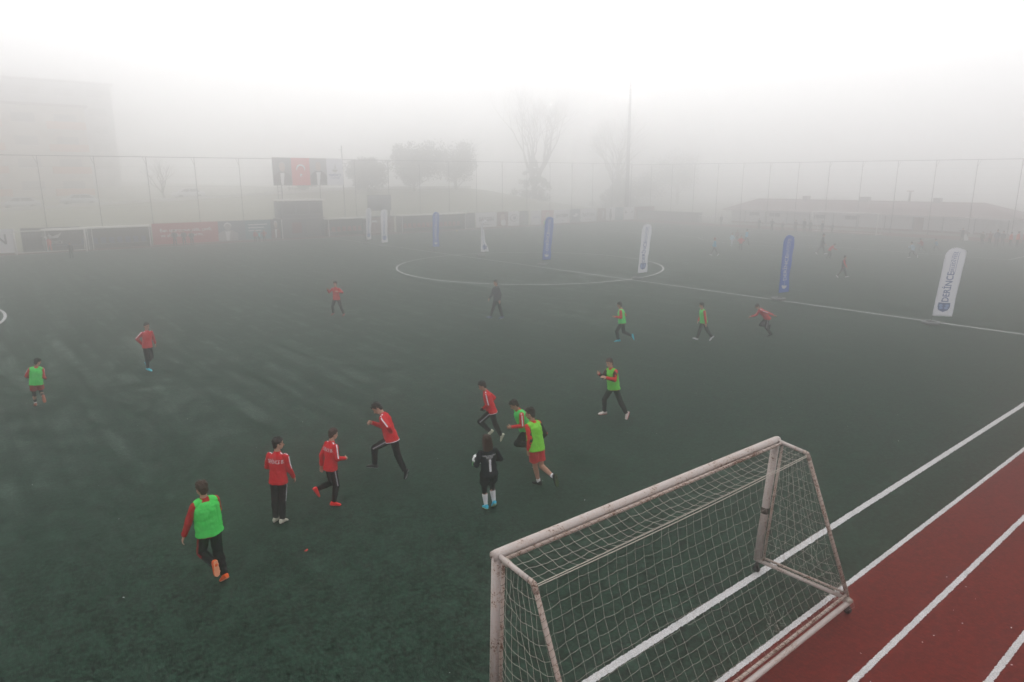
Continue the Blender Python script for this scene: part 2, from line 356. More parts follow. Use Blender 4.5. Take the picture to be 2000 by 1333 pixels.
def bust(parent, cx, z0, w_, h_, y, suit, shirt, skin, hair):
    """a plain generic head-and-shoulders picture"""
    poly_panel(parent, 'suit', [(cx-w_*.5, z0), (cx-w_*.5, z0+h_*.38), (cx-w_*.2, z0+h_*.55), (cx+w_*.2, z0+h_*.55), (cx+w_*.5, z0+h_*.38), (cx+w_*.5, z0)], y, suit)
    poly_panel(parent, 'shirt', [(cx-w_*.10, z0), (cx-w_*.13, z0+h_*.5), (cx+w_*.13, z0+h_*.5), (cx+w_*.03, z0)], y-.012, shirt)
    poly_panel(parent, 'hair', disc(cx, z0+h_*.80, w_*.19, h_*.17), y-.012, hair)
    poly_panel(parent, 'face', disc(cx, z0+h_*.73, w_*.165, h_*.18), y-.024, skin)
for nme, c in (('board_dark', (.035, .035, .05)), ('board_red', (.42, .02, .03)), ('board_maroon', (.16, .03, .04)), ('board_white', (.75, .74, .78)), ('board_teal', (.04, .17, .22)), ('board_grey', (.15, .17, .18)),
               ('board_slate', (.10, .14, .19)), ('skin_print', (.45, .33, .28)), ('grey_print', (.35, .35, .36)), ('board_pink', (.40, .14, .14)), ('board_brown', (.25, .16, .14))): noisy(nme, c)
XG = 0
def board(x0, x1, m, label, h=2.0, y=34.2, name='advertising_board'):
    o = empty(name, ((x0+x1)/2, y, 0)); tag(o, label, 'advertising board', 'advertising boards along the far touchline')
    hw = (x1-x0)/2-.01; BX('panel', -hw, hw, 0, .05, .06, h, m, o)
    for s in (-1, 1): BX('leg', s*(hw-.1)-.03, s*(hw-.1)+.03, .052, .12, 0, h-.1, M['post_grey'], o)
    return o, hw
b, hw = board(-36.3, -26.6, M['board_white'], 'long white advertising board at the left edge with dark lettering SAYGIN')
text_on(b, 'SAYGIN', 1.15, (hw-2.55, -.004, 1.12), FACE_Y, M['print_dark'], .02); text_on(b, 'her zaman', .3, (hw-2.4, -.004, .45), FACE_Y, M['print_dark'])
b, hw = board(-26.2, -21.9, M['board_dark'], 'dark board with white bird emblem reading DERİNCE behind the far goal')
poly_panel(b, 'emblem', [(-.85, 1.35), (-.3, 1.22), (-.2, 1.5), (.05, 1.25), (.5, 1.4), (.75, 1.55), (.45, 1.1), (-.4, 1.05)], -.016, M['print_white']); text_on(b, 'DERİNCE', .36, (0, -.004, .72), FACE_Y, M['print_white'])
b, hw = board(-16.2, -10.3, M['board_red'], 'red board with white sentence Ben sporcunun zeki, çevik ve ahlaklısını severim')
text_on(b, 'Ben sporcunun zeki, çevik', .44, (0, -.004, 1.32), FACE_Y, M['print_white'], .006); text_on(b, 've ahlaklısını severim.', .44, (-.35, -.004, .86), FACE_Y, M['print_white'], .006)
b, hw = board(-10.3, -5.1, M['board_slate'], 'blue grey board with a pale grey portrait and teal right half')
bust(b, -1.7, .1, 1.9, 1.8, -.015, M['grey_print'], M['print_white'], M['grey_print'], M['print_white']); BX('teal_field', 0, hw-.02, -.012, -.002, .1, 1.96, M['board_teal'], b)
for k in range(3): BX('text_strip', .3, 2.2-.3*k, -.022, -.0125, 1.5-.3*k, 1.6-.3*k, M['board_white'], b)
b, hw = board(-5.1, -4.1, M['board_dark'], 'narrow dark board with a portrait in white shirt left of the cabin')
bust(b, 0, .1, .9, 1.8, -.015, M['board_maroon'], M['print_white'], M['skin_print'], M['print_white'])
seq = [(905, 928, 'board_dark', 'small dark board with pale mark right of the long dugout', ''), (930, 970, 'board_white', 'white board lettered SAYGIN behind the folded flag', 'SAYGIN'),
 (971, 992, 'board_maroon', 'maroon board with a pale figure between two white boards', 'fig'), (993, 1014, 'board_white', 'white board with round dark emblem', 'logo'), (1015, 1032, 'board_grey', 'grey board of thin vertical bars beside the round emblem board', 'bars'),
 (1037, 1057, 'board_white', 'plain white board with one faint line of text left of the blue flag', 'line'), (1058, 1081, 'board_pink', 'pinkish board with a pale face just behind the blue flag', 'fig'), (1082, 1113, 'board_white', 'white board lettered SAYGIN directly right of the blue flag', 'SAYGIN'),
 (1114, 1133, 'board_slate', 'slate blue board with small pale bird emblem between two lettered boards', 'bird'), (1134, 1165, 'board_white', 'white board lettered SAYGIN with brown board on its right', 'SAYGIN'), (1167, 1183, 'board_brown', 'brown board with pale crescent shape', 'moon'),
 (1184, 1201, 'board_white', 'white board with one dark standing figure', 'darkfig'), (1202, 1217, 'board_teal', 'grey teal board of vertical bars near the corner', 'bars'), (1219, 1238, 'board_white', 'white board with dark pointed marks near the corner', 'marks'), (1239, 1278, 'board_maroon', 'last dark red board at the far right corner', '')]
def far_x(u):      # x on the board line behind the far touchline
    lo, hi = -40., 70.
    for _ in range(40):
        m_ = (lo+hi)/2; d = np.array([m_, 34.2, 1.])-CAM; uu = 1000+FPX*(d@_r2)/(d@_fw)
        lo, hi = (m_, hi) if uu < u else (lo, m_)
    return lo
for u0, u1, mm, lab, kind in seq:
    x0, x1 = far_x(u0), far_x(u1); b, hw = board(x0, x1, M[mm], lab, 1.9)
    if kind == 'SAYGIN': text_on(b, 'SAYGIN', hw*.42, (0, -.004, 1.05), FACE_Y, M['print_dark'], .02); text_on(b, 'her zaman', hw*.15, (0, -.004, .4), FACE_Y, M['print_dark'])
    if kind == 'fig': poly_panel(b, 'picture', disc(0, 1.1, hw*.4, .55), -.015, M['skin_print']); poly_panel(b, 'picture', disc(.1, .5, hw*.5, .4), -.028, M['print_white'])
    if kind == 'darkfig': poly_panel(b, 'picture', disc(0, .8, hw*.3, .7), -.015, M['print_dark']); poly_panel(b, 'picture', disc(0, 1.55, hw*.16, .2), -.028, M['print_dark'])
    if kind == 'logo': poly_panel(b, 'emblem', disc(0, 1.05, .7, .5), -.015, M['grey_print']); poly_panel(b, 'emblem_field', disc(.05, 1.05, .55, .36), -.028, M['board_white']); poly_panel(b, 'emblem_core', disc(.1, 1.05, .3, .2), -.04, M['board_slate'])
    if kind == 'bars':
        for k in range(5): BX('bar', -hw*.7+k*hw*.35-.05, -hw*.7+k*hw*.35+.05, -.015, -.002, .4, 1.7, M['grey_print'], b)
    if kind == 'line': text_on(b, 'DERİNCE', hw*.3, (0, -.004, 1.0), FACE_Y, M['print_blue'])
    if kind == 'bird': poly_panel(b, 'emblem', [(-.6, 1.1), (-.1, 1.0), (.1, 1.3), (.6, 1.2), (.2, .85), (-.2, .85)], -.015, M['print_white'])
    if kind == 'moon': poly_panel(b, 'emblem', [(.2, 1.6), (.5, 1.2), (.4, .7), (0, .5), (.2, .8), (.25, 1.2)], -.015, M['print_white'])
    if kind == 'marks':
        for s in (-1, 1): poly_panel(b, 'mark', [(s*.3, 1.1), (s*1.0, 1.45), (s*.8, 1.0)], -.015, M['print_dark'])

# dugouts
noisy('dug_dark', (.045, .04, .05)); noisy('dug_roof', (.80, .78, .74)); noisy('seat_blue', (.05, .08, .2)); noisy('seat_red', (.3, .04, .04))
def dugout(x0, x1, label, h0=1.86, h1=1.9, seats='seat_blue'):
    o = empty('dugout', ((x0+x1)/2, 34.0, 0)); tag(o, label, 'dugout', 'dugouts on the far side'); hw = (x1-x0)/2
    BX('back_wall', -hw, hw, .42, .46, 0, h0-.1, M['dug_dark'], o); BX('roof', -hw-.1, hw+.1, -.75, .5, h0-.06, h0+.07, M['dug_roof'], o)
    for s in (-1, 1): BX('side_wall', s*hw-.03, s*hw+.03, -.6, .41, 0, h0-.065, M['base_grey'], o); BX('post', s*(hw-.12)-.03, s*(hw-.12)+.03, -.72, -.66, 0, h0-.065, M['white'], o)
    BX('bench', -hw+.2, hw-.2, .0, .35, .38, .44, M['post_grey'], o)
    n = int((x1-x0)/.62)
    for k in range(n):
        x = -hw+.45+k*(2*hw-.9)/max(1, n-1); bm = bmesh.new(); box(bm, x-.2, x+.2, .02, .36, .445, .5); box(bm, x-.2, x+.2, .3, .36, .502, .95); bm_obj('seat', bm, M[seats], o)
    return o
dugout(-21.3, -16.5, 'long dark dugout with pale roof edge left of the red board')
dugout(-24.7, -21.4, 'short dark dugout with broken white roof edge behind the far goal', 1.84)
dugout(.7, 5.4, 'dugout with cream roof edge right of the two storey cabin', 1.86, seats='seat_red')
dugout(9.7, 18.8, 'longest dugout with pale roof right of the two white flags', 1.93, seats='seat_red')
o = empty('storage_shed', (7.5, 34.5, 0)); tag(o, 'low brown shed between two dugouts behind the white flags', 'shed')
BX('wall', -1.9, 1.9, 0, 1.5, 0, 1.8, M['board_brown'], o); BX('roof', -2, 2, -.1, 1.6, 1.802, 1.9, M['base_grey'], o); BX('sign', -.9, -.3, -.02, -.002, 1.25, 1.45, M['print_white'], o)
for k in range(3): BX('panel', -1.6+k*1.1, -.7+k*1.1, -.03, -.0021, .3, 1.15, M['board_maroon'], o)
# two-storey cabin
noisy('cabin_wall', (.10, .11, .13)); noisy('cabin_glass', (.06, .07, .08), rough=.2)
o = empty('two_storey_cabin', (-1.7, 34.0, 0)); tag(o, 'dark two storey cabin with upper glazed storey below the portrait banner', 'cabin')
BX('lower_storey', -2.3, 2.35, .1, 1.9, 0, 1.95, M['cabin_wall'], o); BX('floor_band', -2.45, 2.45, -.05, 1.95, 1.952, 2.06, M['base_grey'], o)
BX('upper_storey', -2.25, 2.3, .1, 1.9, 2.062, 3.8, M['cabin_wall'], o); BX('roof', -2.5, 2.5, -.3, 2.0, 3.802, 3.95, M['dug_roof'], o)
for k in range(3):
    f = BX('window', -2.0+k*1.45, -.75+k*1.45, .06, .098, 2.45, 3.55, M['cabin_glass'], o); BX('sill', -2.0+k*1.45, -.75+k*1.45, .0, .0979, 2.37, 2.448, M['base_grey'], f)
BX('notice_panel', .35, 1.9, .05, .098, .35, 1.75, M['base_grey'], o); BX('lamp_column', -2.38, -2.3, -.1, -.02, 0, 1.95, M['white'], o); BX('poster', -1.2, -.2, .04, .098, .5, 1.6, M['board_maroon'], o)
o = empty('scoreboard', (8.5, 36, 0)); tag(o, 'square dark scoreboard raised on posts behind the two white flags', 'scoreboard')
BX('display', -1.5, 1.5, 0, .2, 2.45, 4.25, M['cabin_wall'], o)
for s in (-1, 1): BX('post', s*1.3-.06, s*1.3+.06, .21, .33, 0, 4.1, M['post_grey'], o)
# portrait and flag banner hung on the fence
noisy('banner_red', (.72, .03, .03)); noisy('suit_black', (.03, .03, .035)); noisy('print_lilac', (.84, .84, .95))
o = empty('hanging_banner', (-.45, 34.45, 0)); tag(o, 'wide four part banner with two portraits, red crescent flag and white emblem panel', 'banner')
X0, X1, X2, X3, X4 = -3.92, -1.94, .04, 1.93, 3.8; Z0, Z1 = 5.38, 8.16
for a, b_, mm in ((X0, X1, 'board_grey'), (X1, X2, 'banner_red'), (X2, X3, 'grey_print'), (X3, X4, 'print_lilac')): BX('panel', a+.002, b_-.002, -.02, .02, Z0, Z1, M[mm], o)
bust(o, (X0+X1)/2, Z0+.05, 1.8, 2.4, -.034, M['suit_black'], M['print_white'], M['skin_print'], M['grey_print'])
bust(o, (X2+X3)/2, Z0+.05, 1.8, 2.6, -.034, M['suit_black'], M['print_white'], M['skin_print'], M['grey_print'])
cx, cz = (X1+X2)/2, 7.05
outer = [(cx+.48*math.cos(R(a)), cz+.48*math.sin(R(a))) for a in range(-155, -384, -12)]; inner = [(cx+.0+.40*math.cos(R(a)), cz-.10+.40*math.sin(R(a))) for a in range(-372, -168, 12)]
poly_panel(o, 'crescent', outer+inner, -.034, M['print_white'])
poly_panel(o, 'star', [(cx+(.2 if k % 2 == 0 else .08)*math.sin(R(36*k)), 6.42+(.2 if k % 2 == 0 else .08)*math.cos(R(36*k))) for k in range(10)], -.034, M['print_white'])
cx = (X3+X4)/2; poly_panel(o, 'emblem', disc(cx, 7.0, .32, .26, 16, 180, 360)+[(cx+.32, 7.0)], -.034, M['grey_print']); poly_panel(o, 'emblem', [(cx-.05, 7.1), (cx+.02, 7.6), (cx+.16, 7.12)], -.034, M['grey_print'])
text_on(o, 'DERİNCE', .33, (cx, -.021, 6.42), FACE_Y, M['print_blue'], .008); text_on(o, 'BELEDİYESİ', .2, (cx, -.021, 6.14), FACE_Y, M['print_blue'], .003)
# ------------------------------------------------------------------ goals
def curve_obj(name, lines, r, m, parent, res=1):
    cu = bpy.data.curves.new(name, 'CURVE'); cu.dimensions = '3D'; cu.bevel_depth = r; cu.bevel_resolution = res; cu.resolution_u = 1
    for pts in lines:
        sp = cu.splines.new('POLY'); sp.points.add(len(pts)-1); sp.points.foreach_set('co', np.c_[np.array(pts), np.ones(len(pts))].ravel())
    o = bpy.data.objects.new(name, cu); C.objects.link(o)
    me = bpy.data.meshes.new_from_object(o.evaluated_get(bpy.context.evaluated_depsgraph_get())); bpy.data.objects.remove(o)
    return link(name, me, m, parent, True)
def panel(P, nu, nv, sag, jit, holes=(), waves=0, pull=None):
    """P: four corners (u0v0,u1v0,u1v1,u0v1); returns the cords of a sagging square net"""
    P = [np.array(q, float) for q in P]; g = np.zeros((nu+1, nv+1, 3))
    ph = rng.uniform(0, 6, 4)
    for i in range(nu+1):
        for j in range(nv+1):
            u, v = i/nu, j/nv; p_ = (P[0]*(1-u)+P[1]*u)*(1-v)+(P[3]*(1-u)+P[2]*u)*v
            e = math.sin(math.pi*u)**.35*math.sin(math.pi*v)**.6 if 0 < u < 1 and 0 < v < 1 else 0
            p_ = p_+np.array(sag)*e*(1+.25*math.sin(u*9+ph[0])*math.sin(v*5+ph[1]))
            if 0 < u < 1 and 0 < v < 1: p_ = p_+rng.normal(0, jit, 3)+np.array([.35, 0, 1])*waves*math.sin(u*31+ph[2]+v*7)*e
            if pull is not None: p_ = p_+pull(u, v)
            g[i, j] = p_
    def sub(a, b, t, dn):
        return a*(1-t)+b*t+np.array([0, 0, -dn])*4*t*(1-t)
    L = []
    for i in range(nu+1):
        cur = []
        for j in range(nv):
            if (i, j, 0) in holes:
                if cur: L.append(cur)
                cur = []; continue
            if not cur: cur = [g[i, j]]
            cur.append(sub(g[i, j], g[i, j+1], .5, .002)); cur.append(g[i, j+1])
        if cur: L.append(cur)
    for j in range(nv+1):
        cur = []
        for i in range(nu):
            if (i, j, 1) in holes:
                if cur: L.append(cur)
                cur = []; continue
            if not cur: cur = [g[i, j]]
            cur.append(sub(g[i, j], g[i+1, j], .5, .007)); cur.append(g[i+1, j])
        if cur: L.append(cur)
    return L
def helix(p0, p1, r, turns, jit=.15):
    p0 = np.array(p0, float); p1 = np.array(p1, float); d, a, b = frame(p1-p0); n = int(turns*10); out = []
    for i in range(n+1):
        t = i/n; an = 2*math.pi*turns*t+jit*math.sin(t*37); out.append(p0+(p1-p0)*t+(a*math.cos(an)+b*math.sin(an))*r)
    return out
def caster(parent, x, y, ztop, wr=.055, ang=0):
    w_ = bmesh.new(); tube(w_, [(x-.014, y, wr), (x+.014, y, wr)], wr, 18); wo = bm_obj('wheel', w_, M['rubber'], parent, True)
    h = bmesh.new(); tube(h, [(x-.018, y, wr), (x+.018, y, wr)], .02, 10); bm_obj('hub', h, M['steel'], wo)
    b_ = bmesh.new(); box(b_, x-.026, x-.019, y-.02, y+.02, wr-.02, ztop); box(b_, x+.019, x+.026, y-.02, y+.02, wr-.02, ztop); box(b_, x-.018, x+.018, y-.02, y+.02, ztop-.01, ztop); bm_obj('bracket', b_, M['steel'], wo)
gx, gy = -25., -31.85
goal = empty('football_goal', (gx, gy, 0)); tag(goal, 'large rusty white wheeled goal with sagging net nearest the camera on the touchline', 'football goal')
def L3(x, y, z): return np.array([x-gx, y-gy, z])
FLt, FRt, FLb, FRb = L3(-27.46, -31.80, 2.09), L3(-22.36, -31.90, 2.09), L3(-27.50, -31.78, .20), L3(-22.52, -31.86, .20)
BLt, BRt, BLb, BRb = L3(-27.50, -32.42, 2.08), L3(-22.46, -32.44, 2.08), L3(-27.50, -33.22, .21), L3(-22.49, -33.22, .21)
GP, GR = M['goal_paint'], M['goal_rust']
TB('crossbar', [FLt+[-.055, 0, 0], FLt, FRt, FRt+[.05, 0, 0]], [.052, .058, .058, .052], GP, goal, 20)
TB('post', [FLt-[0, 0, .02], FLb], .057, GP, goal, 20); TB('post', [FRt-[0, 0, .02], FRb], .057, GP, goal, 20)
# rust-eaten patch on the right post is in the paint; thin net pipes
nb = np.array([0, -.105, -.01])
TB('net_bar', [FLt+nb+[.02, 0, 0], FRt+nb+[-.0, 0, 0]], .022, GR, goal, 12)
for a_, b_ in ((FLt+nb, FLb), (FRt+nb, FRb)): TB('net_bar', [a_, b_+[0, -.095, 0]], .02, GR, goal, 10)
for F_, T_, B_ in ((FLt, BLt, BLb), (FRt, BRt, BRb)):
    k = T_+(F_-T_)*.1; k2 = T_+(B_-T_)*.045
    TB('top_arm', [F_+[0, -.04, 0], k], .028, GP, goal, 12); TB('elbow_joint', [k, T_+[0, .01, .0], k2], .031, GR, goal, 12); TB('back_stay', [k2, B_], .027, GR, goal, 12)
for F_, B_, s in ((FLb, BLb, 1), (FRb, BRb, -1)):
    TB('side_bar', [F_+[0, -.03, .0], B_], .030, GP, goal, 12); TB('side_net_bar', [F_+[s*-.0+.03, -.08, .055], B_+[.03, .03, .055]], .018, GR, goal, 10)
TB('back_bar', [BLb+[0, -.02, -.02], BRb+[0, -.02, -.02]], .036, GP, goal, 14); TB('back_net_bar', [BLb+[.03, .03, .055], BRb+[-.02, .03, .055]], .021, GR, goal, 12)
for q in (FRb, BRb, FLb, BLb): caster(goal, q[0], q[1]-.0, q[2]-.03)
# net
holes = {(i, 14, 1) for i in ()} | {(13, 9, 1), (14, 9, 0), (14, 10, 0), (22, 11, 1), (23, 12, 1), (22, 12, 0), (9, 12, 0), (9, 12, 1), (28, 8, 1)}
T0, T1 = FLt+nb, FRt+nb; dwn = np.array([0, 0, -.02])
top = panel([T0, T1, BRt+dwn, BLt+dwn], 35, 4, (0, 0, -.05), .006, (), .006)
def pull_back(u, v): return np.array([0, .10*math.sin(math.pi*v)**.8*(.6+.4*math.sin(u*7)), -.03*math.sin(math.pi*v)])
back = panel([BLt+dwn, BRt+dwn, BRb+[0, .03, .06], BLb+[0, .03, .06]], 35, 15, (0, .06, -.05), .006, holes, .004, pull_back)
def pull_r(u, v):
    k = math.exp(-((u-.82)/.22)**2)*max(0, v-.4)*1.25
    return np.array([.07*math.sin(9*u+6*v), .10*math.cos(11*v+5*u), -.13])*k*min(1, 4*(1-v)+.15)
side_r = panel([T1, BRt+dwn, BRb+[0, 0, .07], FRb+[0, -.1, .07]], 8, 14, (.05, 0, -.05), .005, {(6, 10, 1), (5, 12, 0)}, .004, pull_r)
side_l = panel([T0, BLt+dwn, BLb+[0, 0, .07], FLb+[0, -.1, .07]], 8, 14, (-.05, 0, -.06), .007, {(5, 9, 1)}, .006, lambda u, v: np.array([0, 0, -.05*math.sin(math.pi*u)*math.sin(math.pi*v)]))
# a few torn loose ends and a bunch of cord at the bottom corners
tang = [[], [], []]
for (c, n, w_) in ((BRb+[-.1, .12, .12], 16, 0), (BLb+[.1, .12, .12], 8, 1), (L3(-24.1, -33.02, .42), 5, 2)):
    for k in range(n):
        p_ = np.array(c)+rng.normal(0, .05, 3); q = [p_.copy()]
        for _ in range(7): p_ = p_+rng.normal(0, .045, 3)+[0, 0, -.004]; p_[2] = max(.1, p_[2]); q.append(p_.copy())
        tang[w_].append(q)
curve_obj('top_net', top, .0019, M['net'], goal); curve_obj('back_net', back+tang[2], .0012, M['net'], goal)
curve_obj('side_net', side_r+tang[0], .0015, M['net'], goal); curve_obj('side_net', side_l+tang[1], .0017, M['net'], goal)
ropes = [[BLt+dwn+(BRt-BLt)*t+[0, 0, -.02*math.sin(math.pi*t)] for t in np.linspace(0, 1, 24)], [BLt+dwn*1.6+(BRt-BLt)*t+[0, -.012, -.035*math.sin(math.pi*t)] for t in np.linspace(0, 1, 24)]]
curve_obj('back_rope', ropes, .005, M['net'], goal)
lac = [helix(T0, T1, .024, 50), helix(T0*.98+BLt*.02, BLt, .030, 7), helix(T1, BRt, .030, 6), helix(BRt, BRb, .030, 34), helix(BLt, BLb, .030, 30),
       helix(BLb+[0, .03, .055], BRb+[0, .03, .055], .024, 50), helix(FRb+[0, -.1, .055], BRb+[0, .03, .055], .022, 20), helix(FLt+nb, FLb+[0, -.095, 0], .023, 22)]
curve_obj('lacing_cord', lac, .0024, M['lace'], goal, 0)
curve_obj('white_lashing', [helix(T0+[.0, -.02, 0], T0+(BLt-T0)*.2, .033, 9, .5), helix(BRb+[.0, -.02, 0], BRb+(BLb-BRb)*.02, .045, 6, .5)], .0045, M['net'], goal)
# dark tape round the right post
q0, q1 = FRt+(FRb-FRt)*.55, FRt+(FRb-FRt)*.60; TB('tape_band', [q0, q1], .0592, M['goal_rust'] if 0 else mat('worn_tape', (.06, .045, .035), .8, var=.6, vscale=60), goal, 20)

noisy('far_white', (.78, .76, .74))
def far_goal(name_label, x, y, rz, wd, ht, dp, r=.06):
    o = empty('football_goal', (x, y, 0), rz); tag(o, name_label, 'football goal'); h = wd/2
    TB('crossbar', [(-h-r, 0, ht), (h+r, 0, ht)], r, M['far_white'], o)
    for s in (-1, 1):
        TB('post', [(s*h, 0, 0), (s*h, 0, ht-.02)], r, M['far_white'], o); TB('back_stay', [(s*h, 0, ht), (s*h, .5, ht-.05), (s*h, dp, .05)], .035, M['far_white'], o); TB('side_bar', [(s*h, 0, .08), (s*h, dp, .08)], .035, M['far_white'], o)
    TB('back_bar', [(-h, dp, .06), (h, dp, .06)], .035, M['far_white'], o)
    L = panel([(-h, .5, ht-.05), (h, .5, ht-.05), (h, dp, .06), (-h, dp, .06)], int(wd/.25), 8, (0, .05, 0), .0)
    curve_obj('net', L, .003, M['net'], o, 0); return o
far_goal('white goal on the far left touchline in front of the dugouts', -24.35, YF+.1, 0, 4.95, 1.88, 1.2, .055)
far_goal('large white goal at the right end of the pitch before the clubhouse', XR+.05, -.1, R(-90), 7.3, 2.3, 1.6, .06)

# ------------------------------------------------------------------ feather flags along the halfway line
def feather_flag(u, v, vtop, blue, yaw, lean, wd, label, fold=0, bend=.0):
    x, y = ground(u, v); H = head_z(x, y, vtop); o = empty('feather_flag', (x, y, 0)); tag(o, label, 'flag', 'feather flags along the halfway line')
    vw = math.atan2(-(x-CAM[0]), y-CAM[1])     # facing the camera, then turned by yaw
    o.rotation_euler = (0, 0, vw+R(yaw))
    # round water-filled base
    bm = bmesh.new(); n = 40
    for i in range(n):
        a = 2*math.pi*i/n
        for k in range(10):
            b_ = 2*math.pi*k/10; sc = 1+.05*math.sin(5*a); bm.verts.new(((.27+.085*math.cos(b_)*sc)*math.cos(a), (.27+.085*math.cos(b_)*sc)*math.sin(a), .062+.06*math.sin(b_)*sc))
    bm.verts.ensure_lookup_table()
    for i in range(n):
        for k in range(10): bm.faces.new([bm.verts[i*10+k], bm.verts[((i+1) % n)*10+k], bm.verts[((i+1) % n)*10+(k+1) % 10], bm.verts[i*10+(k+1) % 10]])
    bmesh.ops.recalc_face_normals(bm, faces=bm.faces[:]); bm_obj('water_base', bm, M['base_grey'], o, True)
    bm = bmesh.new(); box(bm, -.2, .2, -.02, .02, .125, .14); box(bm, -.02, .02, -.2, .2, .1401, .155); bm_obj('cross_foot', bm, M['steel'], o)
    z0 = .34; tl = math.tan(R(lean))
    def px(z): return tl*z+bend*(z/H)**2
    rt = wd*.5   # top corner radius
    edge = [(px(z), z) for z in np.linspace(z0, H-rt*1.15, 12)]
    ex, ez = edge[-1]
    top = [(ex+wd*1.02*(1-math.cos(R(a)))*.5*1.0, ez+(H-ez)*math.sin(R(a))) for a in (15, 30, 45, 60, 75, 90)]
    xt = top[-1][0]; top += [(xt+(wd*.98-(xt-ex))*t, H-.055*wd*t-.09*wd*t*t) for t in (.33, .66, 1)]
    TB('pole', [(0, 0, .12), (px(.2), 0, .2), (px(z0+.02), 0, z0+.02)], .014, M['steel'], o, 6)
    TB('pole_sleeve', [(a-.006, 0, b_) for a, b_ in edge]+[(a-.003, 0, b_+.008) for a, b_ in top[:-1]]+[(top[-1][0]+.01, 0, top[-1][1]-.005)], [.016]*(len(edge)+len(top)), M['flag_blue'] if blue else M['flag_white'], o, 6)
    TB('pole_tip', [(top[-1][0]+.0, 0, top[-1][1]), (top[-1][0]+.06, 0, top[-1][1]-.012)], .012, M['steel'], o, 6)
    # cloth as a grid between the pole edge and the free edge
    left = edge+top; bm = bmesh.new(); nz_, nx_ = 36, 10; rows = []
    zs = [z0+(H-z0)*i/nz_ for i in range(nz_+1)]
    lz = np.array([q[1] for q in left[:len(edge)+6]]); lx = np.array([q[0] for q in left[:len(edge)+6]])
    def rip(s, z): return (.035*math.sin(z*2.3+s*2)+.02*math.sin(z*6+s*4))*s*(1+2*fold)
    for z in zs:
        xl = float(np.interp(z, lz, lx)); xr = px(z)+wd
        zt = H if z >= H-1e-6 else z
        row = []
        for k in range(nx_+1):
            s = k/nx_; xx = xl+(xr-xl)*s; zz = z-(.14*wd*s**2 if z > H-rt*.4 else 0)*((z-(H-rt*.4))/(rt*.4))
            f = 1-fold*max(0, min(1, (z-z0)/(H-z0)*1.15))*.9
            xx = xl+(xx-xl)*f
            row.append(bm.verts.new((xx, -rip(s, z)-fold*.3*s*(1-s)*math.sin(s*9), zz)))
        rows.append(row)
    for i in range(nz_):
        for k in range(nx_): bm.faces.new((rows[i][k], rows[i][k+1], rows[i+1][k+1], rows[i+1][k]))
    bmesh.ops.recalc_face_normals(bm, faces=bm.faces[:])
    cloth = bm_obj('banner_cloth', bm, M['flag_blue'] if blue else M['flag_white'], o, True)
    sm = cloth.modifiers.new('s', 'SOLIDIFY'); sm.thickness = .004; sm.offset = 0
    ink, ink2 = (M['print_white'], M['print_light']) if blue else (M['print_blue'], M['print_light'])
    def put(bm2, s0, zc_, m, name, rot90=True, off=.006):
        """wrap flat lettering on the cloth: text x runs up the flag"""
        for v_ in bm2.verts:
            a, b_ = v_.co.x, v_.co.y
            z = zc_+(a if rot90 else b_); s = s0+(-b_ if rot90 else a)/wd
            xl = float(np.interp(z, lz, lx)); f = 1-fold*max(0, min(1, (z-z0)/(H-z0)*1.15))*.9; xr = px(z)+wd
            v_.co = (xl+(xr-xl)*f*s, -rip(s, z)-fold*.3*s*(1-s)*math.sin(s*9)-off, z)
        return bm_obj(name, bm2, m, cloth)
    k = (H-z0)/2.75; ws = wd/.72
    put(text_mesh('DERİNCE', .36*ws, .004, maxedge=.06, sx=k*.78/ws*1.02), .48, z0+1.19*k, ink, 'lettering')
    put(text_mesh('BELEDİYESİ', .17*ws, .0, maxedge=.06, sx=k*.92/ws), .50, z0+2.20*k, ink, 'lettering')
    for sgn in (-1, 1):
        b2 = bmesh.new(); n = 10
        vs = [b2.verts.new((-.40*k+.80*k*i/n, sgn*.11*ws+q, 0)) for q in (-.006, .006) for i in range(n+1)]
        for i in range(n): b2.faces.new((vs[i], vs[i+1], vs[n+1+i+1], vs[n+1+i]))
        put(b2, .50, z0+2.20*k, ink, 'rule')
    # shield emblem
    def shield(sc): return [(-.5*sc, .42*sc), (.5*sc, .42*sc), (.52*sc, 0), (.38*sc, -.3*sc), (0, -.48*sc), (-.38*sc, -.3*sc), (-.52*sc, 0)]
    def poly(pts):
        b2 = bmesh.new(); b2.faces.new([b2.verts.new((a, b_, 0)) for a, b_ in pts]); bmesh.ops.triangulate(b2, faces=b2.faces[:])
        for _ in range(2): bmesh.ops.subdivide_edges(b2, edges=b2.edges[:], cuts=1)
        return b2
    sc = .44*ws
    if blue: put(poly(disc(0, -.02, .45*sc, .42*sc, 16, 180, 360)), .46, z0+.38*k, ink, 'emblem', False); put(poly([(-.08*sc, -.05*sc), (.08*sc, -.05*sc), (.05*sc, .4*sc), (-.05*sc, .4*sc)]), .46, z0+.38*k, ink2, 'emblem_mast', False, .009)
    else:
        put(poly(shield(sc)), .46, z0+.38*k, ink, 'emblem', False)
        for a, b_ in ((-.27, .2), (.27, .2), (-.22, -.1), (.22, -.1)): put(poly(disc(a*sc, b_*sc*.8, .17*sc, .13*sc, 10)), .46, z0+.38*k, ink2, 'emblem_wave', False, .009)
    return o
feather_flag(1818, 633, 484, 0, 12, 3.9, .69, 'white flag at far right, nearest and largest of the row, on the halfway line')
feather_flag(1520, 586, 461, 1, 52, 1.0, .72, 'blue flag standing between the two largest white flags')
feather_flag(1245, 545, 439, 0, 42, 4.6, .72, 'white flag on the halfway line at the right side of the centre circle')
feather_flag(1059, 518, 425, 1, 38, 4.6, .72, 'blue flag inside the centre circle')
feather_flag(939, 501, 431, 0, 30, 2.0, .72, 'white flag twisted to a narrow point inside the centre circle', fold=1)
